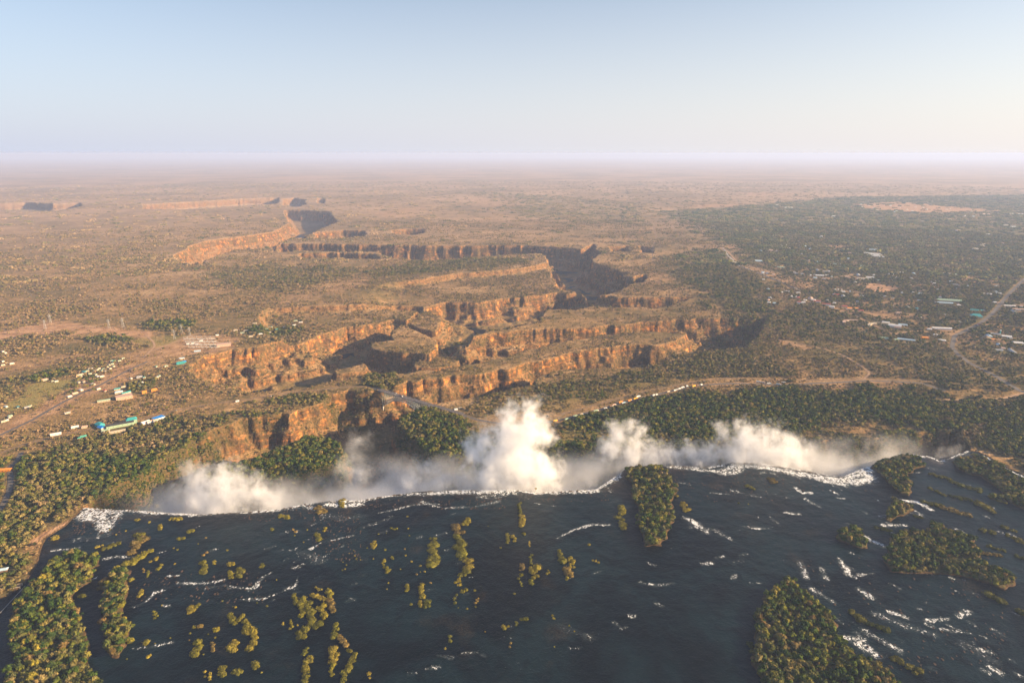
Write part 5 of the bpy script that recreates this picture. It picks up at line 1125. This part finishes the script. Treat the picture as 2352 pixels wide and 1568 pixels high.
def plume(name, ybase, pf, dens, soft, label, cat="spray", ws=34, kind=None, group="spray clouds rising from the falls", flat=0, k=2.6):
    puffs = []; 
    for x, y, r in pf:
        Yd = gp(x, ybase)[1]; c = at_depth(x, y, Yd); rr = r*c.length/1568*k; puffs.append((c, rr))
    org = sum((c for c, r in puffs), Vector())/len(puffs); org.z = -60
    bm = bmesh.new()
    for c, r in puffs:
        bmesh.ops.create_icosphere(bm, subdivisions=2, radius=r*1.02, matrix=Matrix.Translation(c-org))
    me = bpy.data.meshes.new(name); bm.to_mesh(me); bm.free(); tmp = bpy.data.objects.new("tmp", me); S.collection.objects.link(tmp)
    md = tmp.modifiers.new("r", 'REMESH'); md.mode = 'VOXEL'; md.voxel_size = 6
    dg = bpy.context.evaluated_depsgraph_get(); me2 = bpy.data.meshes.new_from_object(tmp.evaluated_get(dg)); me2.name = name
    bpy.data.objects.remove(tmp); bpy.data.meshes.remove(me)
    me2.materials.clear(); me2.materials.append(smooth_noise_mat(name, [(tuple(c-org), r) for c, r in puffs], dens, soft, ws, 1))
    o = link(bpy.data.objects.new(name, me2)); o.location = org
    if kind: tag(o, label, cat, kind=kind)
    else: tag(o, label, cat, group)
    return o
plume("spray_cloud", 1150, [(450,1110,30),(475,1140,34),(520,1108,36),(530,1145,38),(575,1130,34),(615,1150,28),(440,1082,18)], .08, .6, "low white spray cloud at the left end of the falls")
plume("spray_cloud", 1130, [(825,1012,20),(815,1040,26),(800,1072,24),(838,1085,24),(846,1000,12)], .022, .6, "thin wisp of spray drifting above the green headland")
plume("spray_cloud", 1112, [(975,1085,26),(950,1108,22),(1012,1105,26),(1005,1075,15),(1040,1105,22)], .05, .6, "small leaning spray cloud left of the tallest one")
plume("spray_cloud", 1105, [(1172,945,18),(1170,980,30),(1215,945,22),(1215,985,38),(1180,1022,44),(1108,1010,26),(1092,1042,28),(1150,1062,46),(1205,1072,46),(1245,1090,36),(1130,1092,34),(1250,1002,20)], .15, .6, "tallest brilliant white spray cloud in the centre of the falls")
plume("spray_cloud", 1055, [(1420,1000,26),(1455,975,18),(1410,1030,28),(1450,1035,32),(1500,1045,28),(1475,992,14),(1545,1045,24),(1592,1045,24),(1575,1015,10),(1625,1050,22)], .09, .6, "white spray cloud rising behind the island on the lip")
plume("spray_cloud", 1055, [(1680,1038,32),(1720,1010,30),(1660,990,16),(1740,1042,36),(1795,1045,36),(1770,1002,24),(1828,1060,26),(1700,972,14),(1812,1022,24)], .1, .6, "broad white spray cloud right of the wooded lip island")
plume("spray_cloud", 1060, [(1870,1045,28),(1910,1035,22),(2000,1020,16),(2040,1025,22),(2080,1012,16)], .012, .7, "faint brownish spray drifting over the right end of the gorge")
plume("spray_cloud", 1040, [(2160,1050,16),(2185,1040,15),(2205,1030,8)], .02, .6, "tiny thin spray wisp at the far right chute")
def mist():
    m = NT("gorge_mist"); P = m.pos(); n = m.noise(1/70., 3, P); sz = m.n("ShaderNodeSeparateXYZ"); m.put(sz.inputs[0], P)
    xe, xs = gp(2190, 1030)[0], gp(250, 1150)[0]
    f = m.math('MULTIPLY', m.math('MULTIPLY', m.rng(n, .36, .66), m.rng(sz.outputs[2], 34, -45)), m.math('MULTIPLY', m.rng(sz.outputs[0], xe, xe-260), m.rng(sz.outputs[0], xs, xs+120))); vs = m.n("ShaderNodeVolumePrincipled"); vs.inputs['Color'].default_value = (.95, .96, .98, 1)
    m.put(vs.inputs['Density'], m.math('MULTIPLY', f, .022)); m.t.links.new(vs.outputs[0], m.out.inputs['Volume'])
    near = gpl([(225,1168),(380,1176),(560,1174),(700,1156),(830,1147),(960,1128),(1180,1122),(1370,1120),(1425,1084),(1500,1064),(1680,1058),(1900,1082),(1975,1072),(2100,1040),(2200,1040)])
    far = gpl([(260,1140),(400,1110),(560,1110),(700,1105),(810,1060),(960,1055),(1180,1055),(1370,1040),(1425,1036),(1500,1032),(1680,1024),(1900,1020),(1975,1014),(2100,995),(2200,990)])
    n_ = len(near); V_ = [(*p, z) for z in (-103, 36) for P_ in (near, far) for p in P_]; F = []
    for i in range(n_-1):
        a, b = i, i+1
        F += [(a, b, b+n_, a+n_), (2*n_+a, 3*n_+a, 3*n_+b, 2*n_+b), (a, 2*n_+a, 2*n_+b, b), (n_+a, n_+b, 3*n_+b, 3*n_+a)]
    F += [(0, n_, 3*n_, 2*n_), (n_-1, 3*n_-1, 4*n_-1, 2*n_-1)]
    me = bpy.data.meshes.new("gorge_mist"); me.from_pydata(V_, [], F); me.materials.append(m.mat)
    bm = bmesh.new(); bm.from_mesh(me); bmesh.ops.recalc_face_normals(bm, faces=bm.faces); bm.to_mesh(me); bm.free()
    o = link(bpy.data.objects.new("gorge_mist", me)); tag(o, "thin pale mist filling the gorge under the falls", "mist", kind="stuff")
mist()

# ------------------------------------------------------------------ haze
m = NT("haze_air"); vs = m.n("ShaderNodeVolumePrincipled"); vs.inputs['Color'].default_value = (.55, .68, 1.0, 1)
vs.inputs['Density'].default_value = 3.9e-5; vs.inputs['Anisotropy'].default_value = .1; m.t.links.new(vs.outputs[0], m.out.inputs['Volume'])
m_ = MB(); zb, zt = min(-150.0, float(H.min())-1), CAMH+14; m_.box((0, 0, (zb+zt)/2), (260000, 260000, zt-zb)); hz = m_.build("haze", m.mat); tag(hz, "pale lavender haze lying over the distant plain", "haze", kind="stuff")
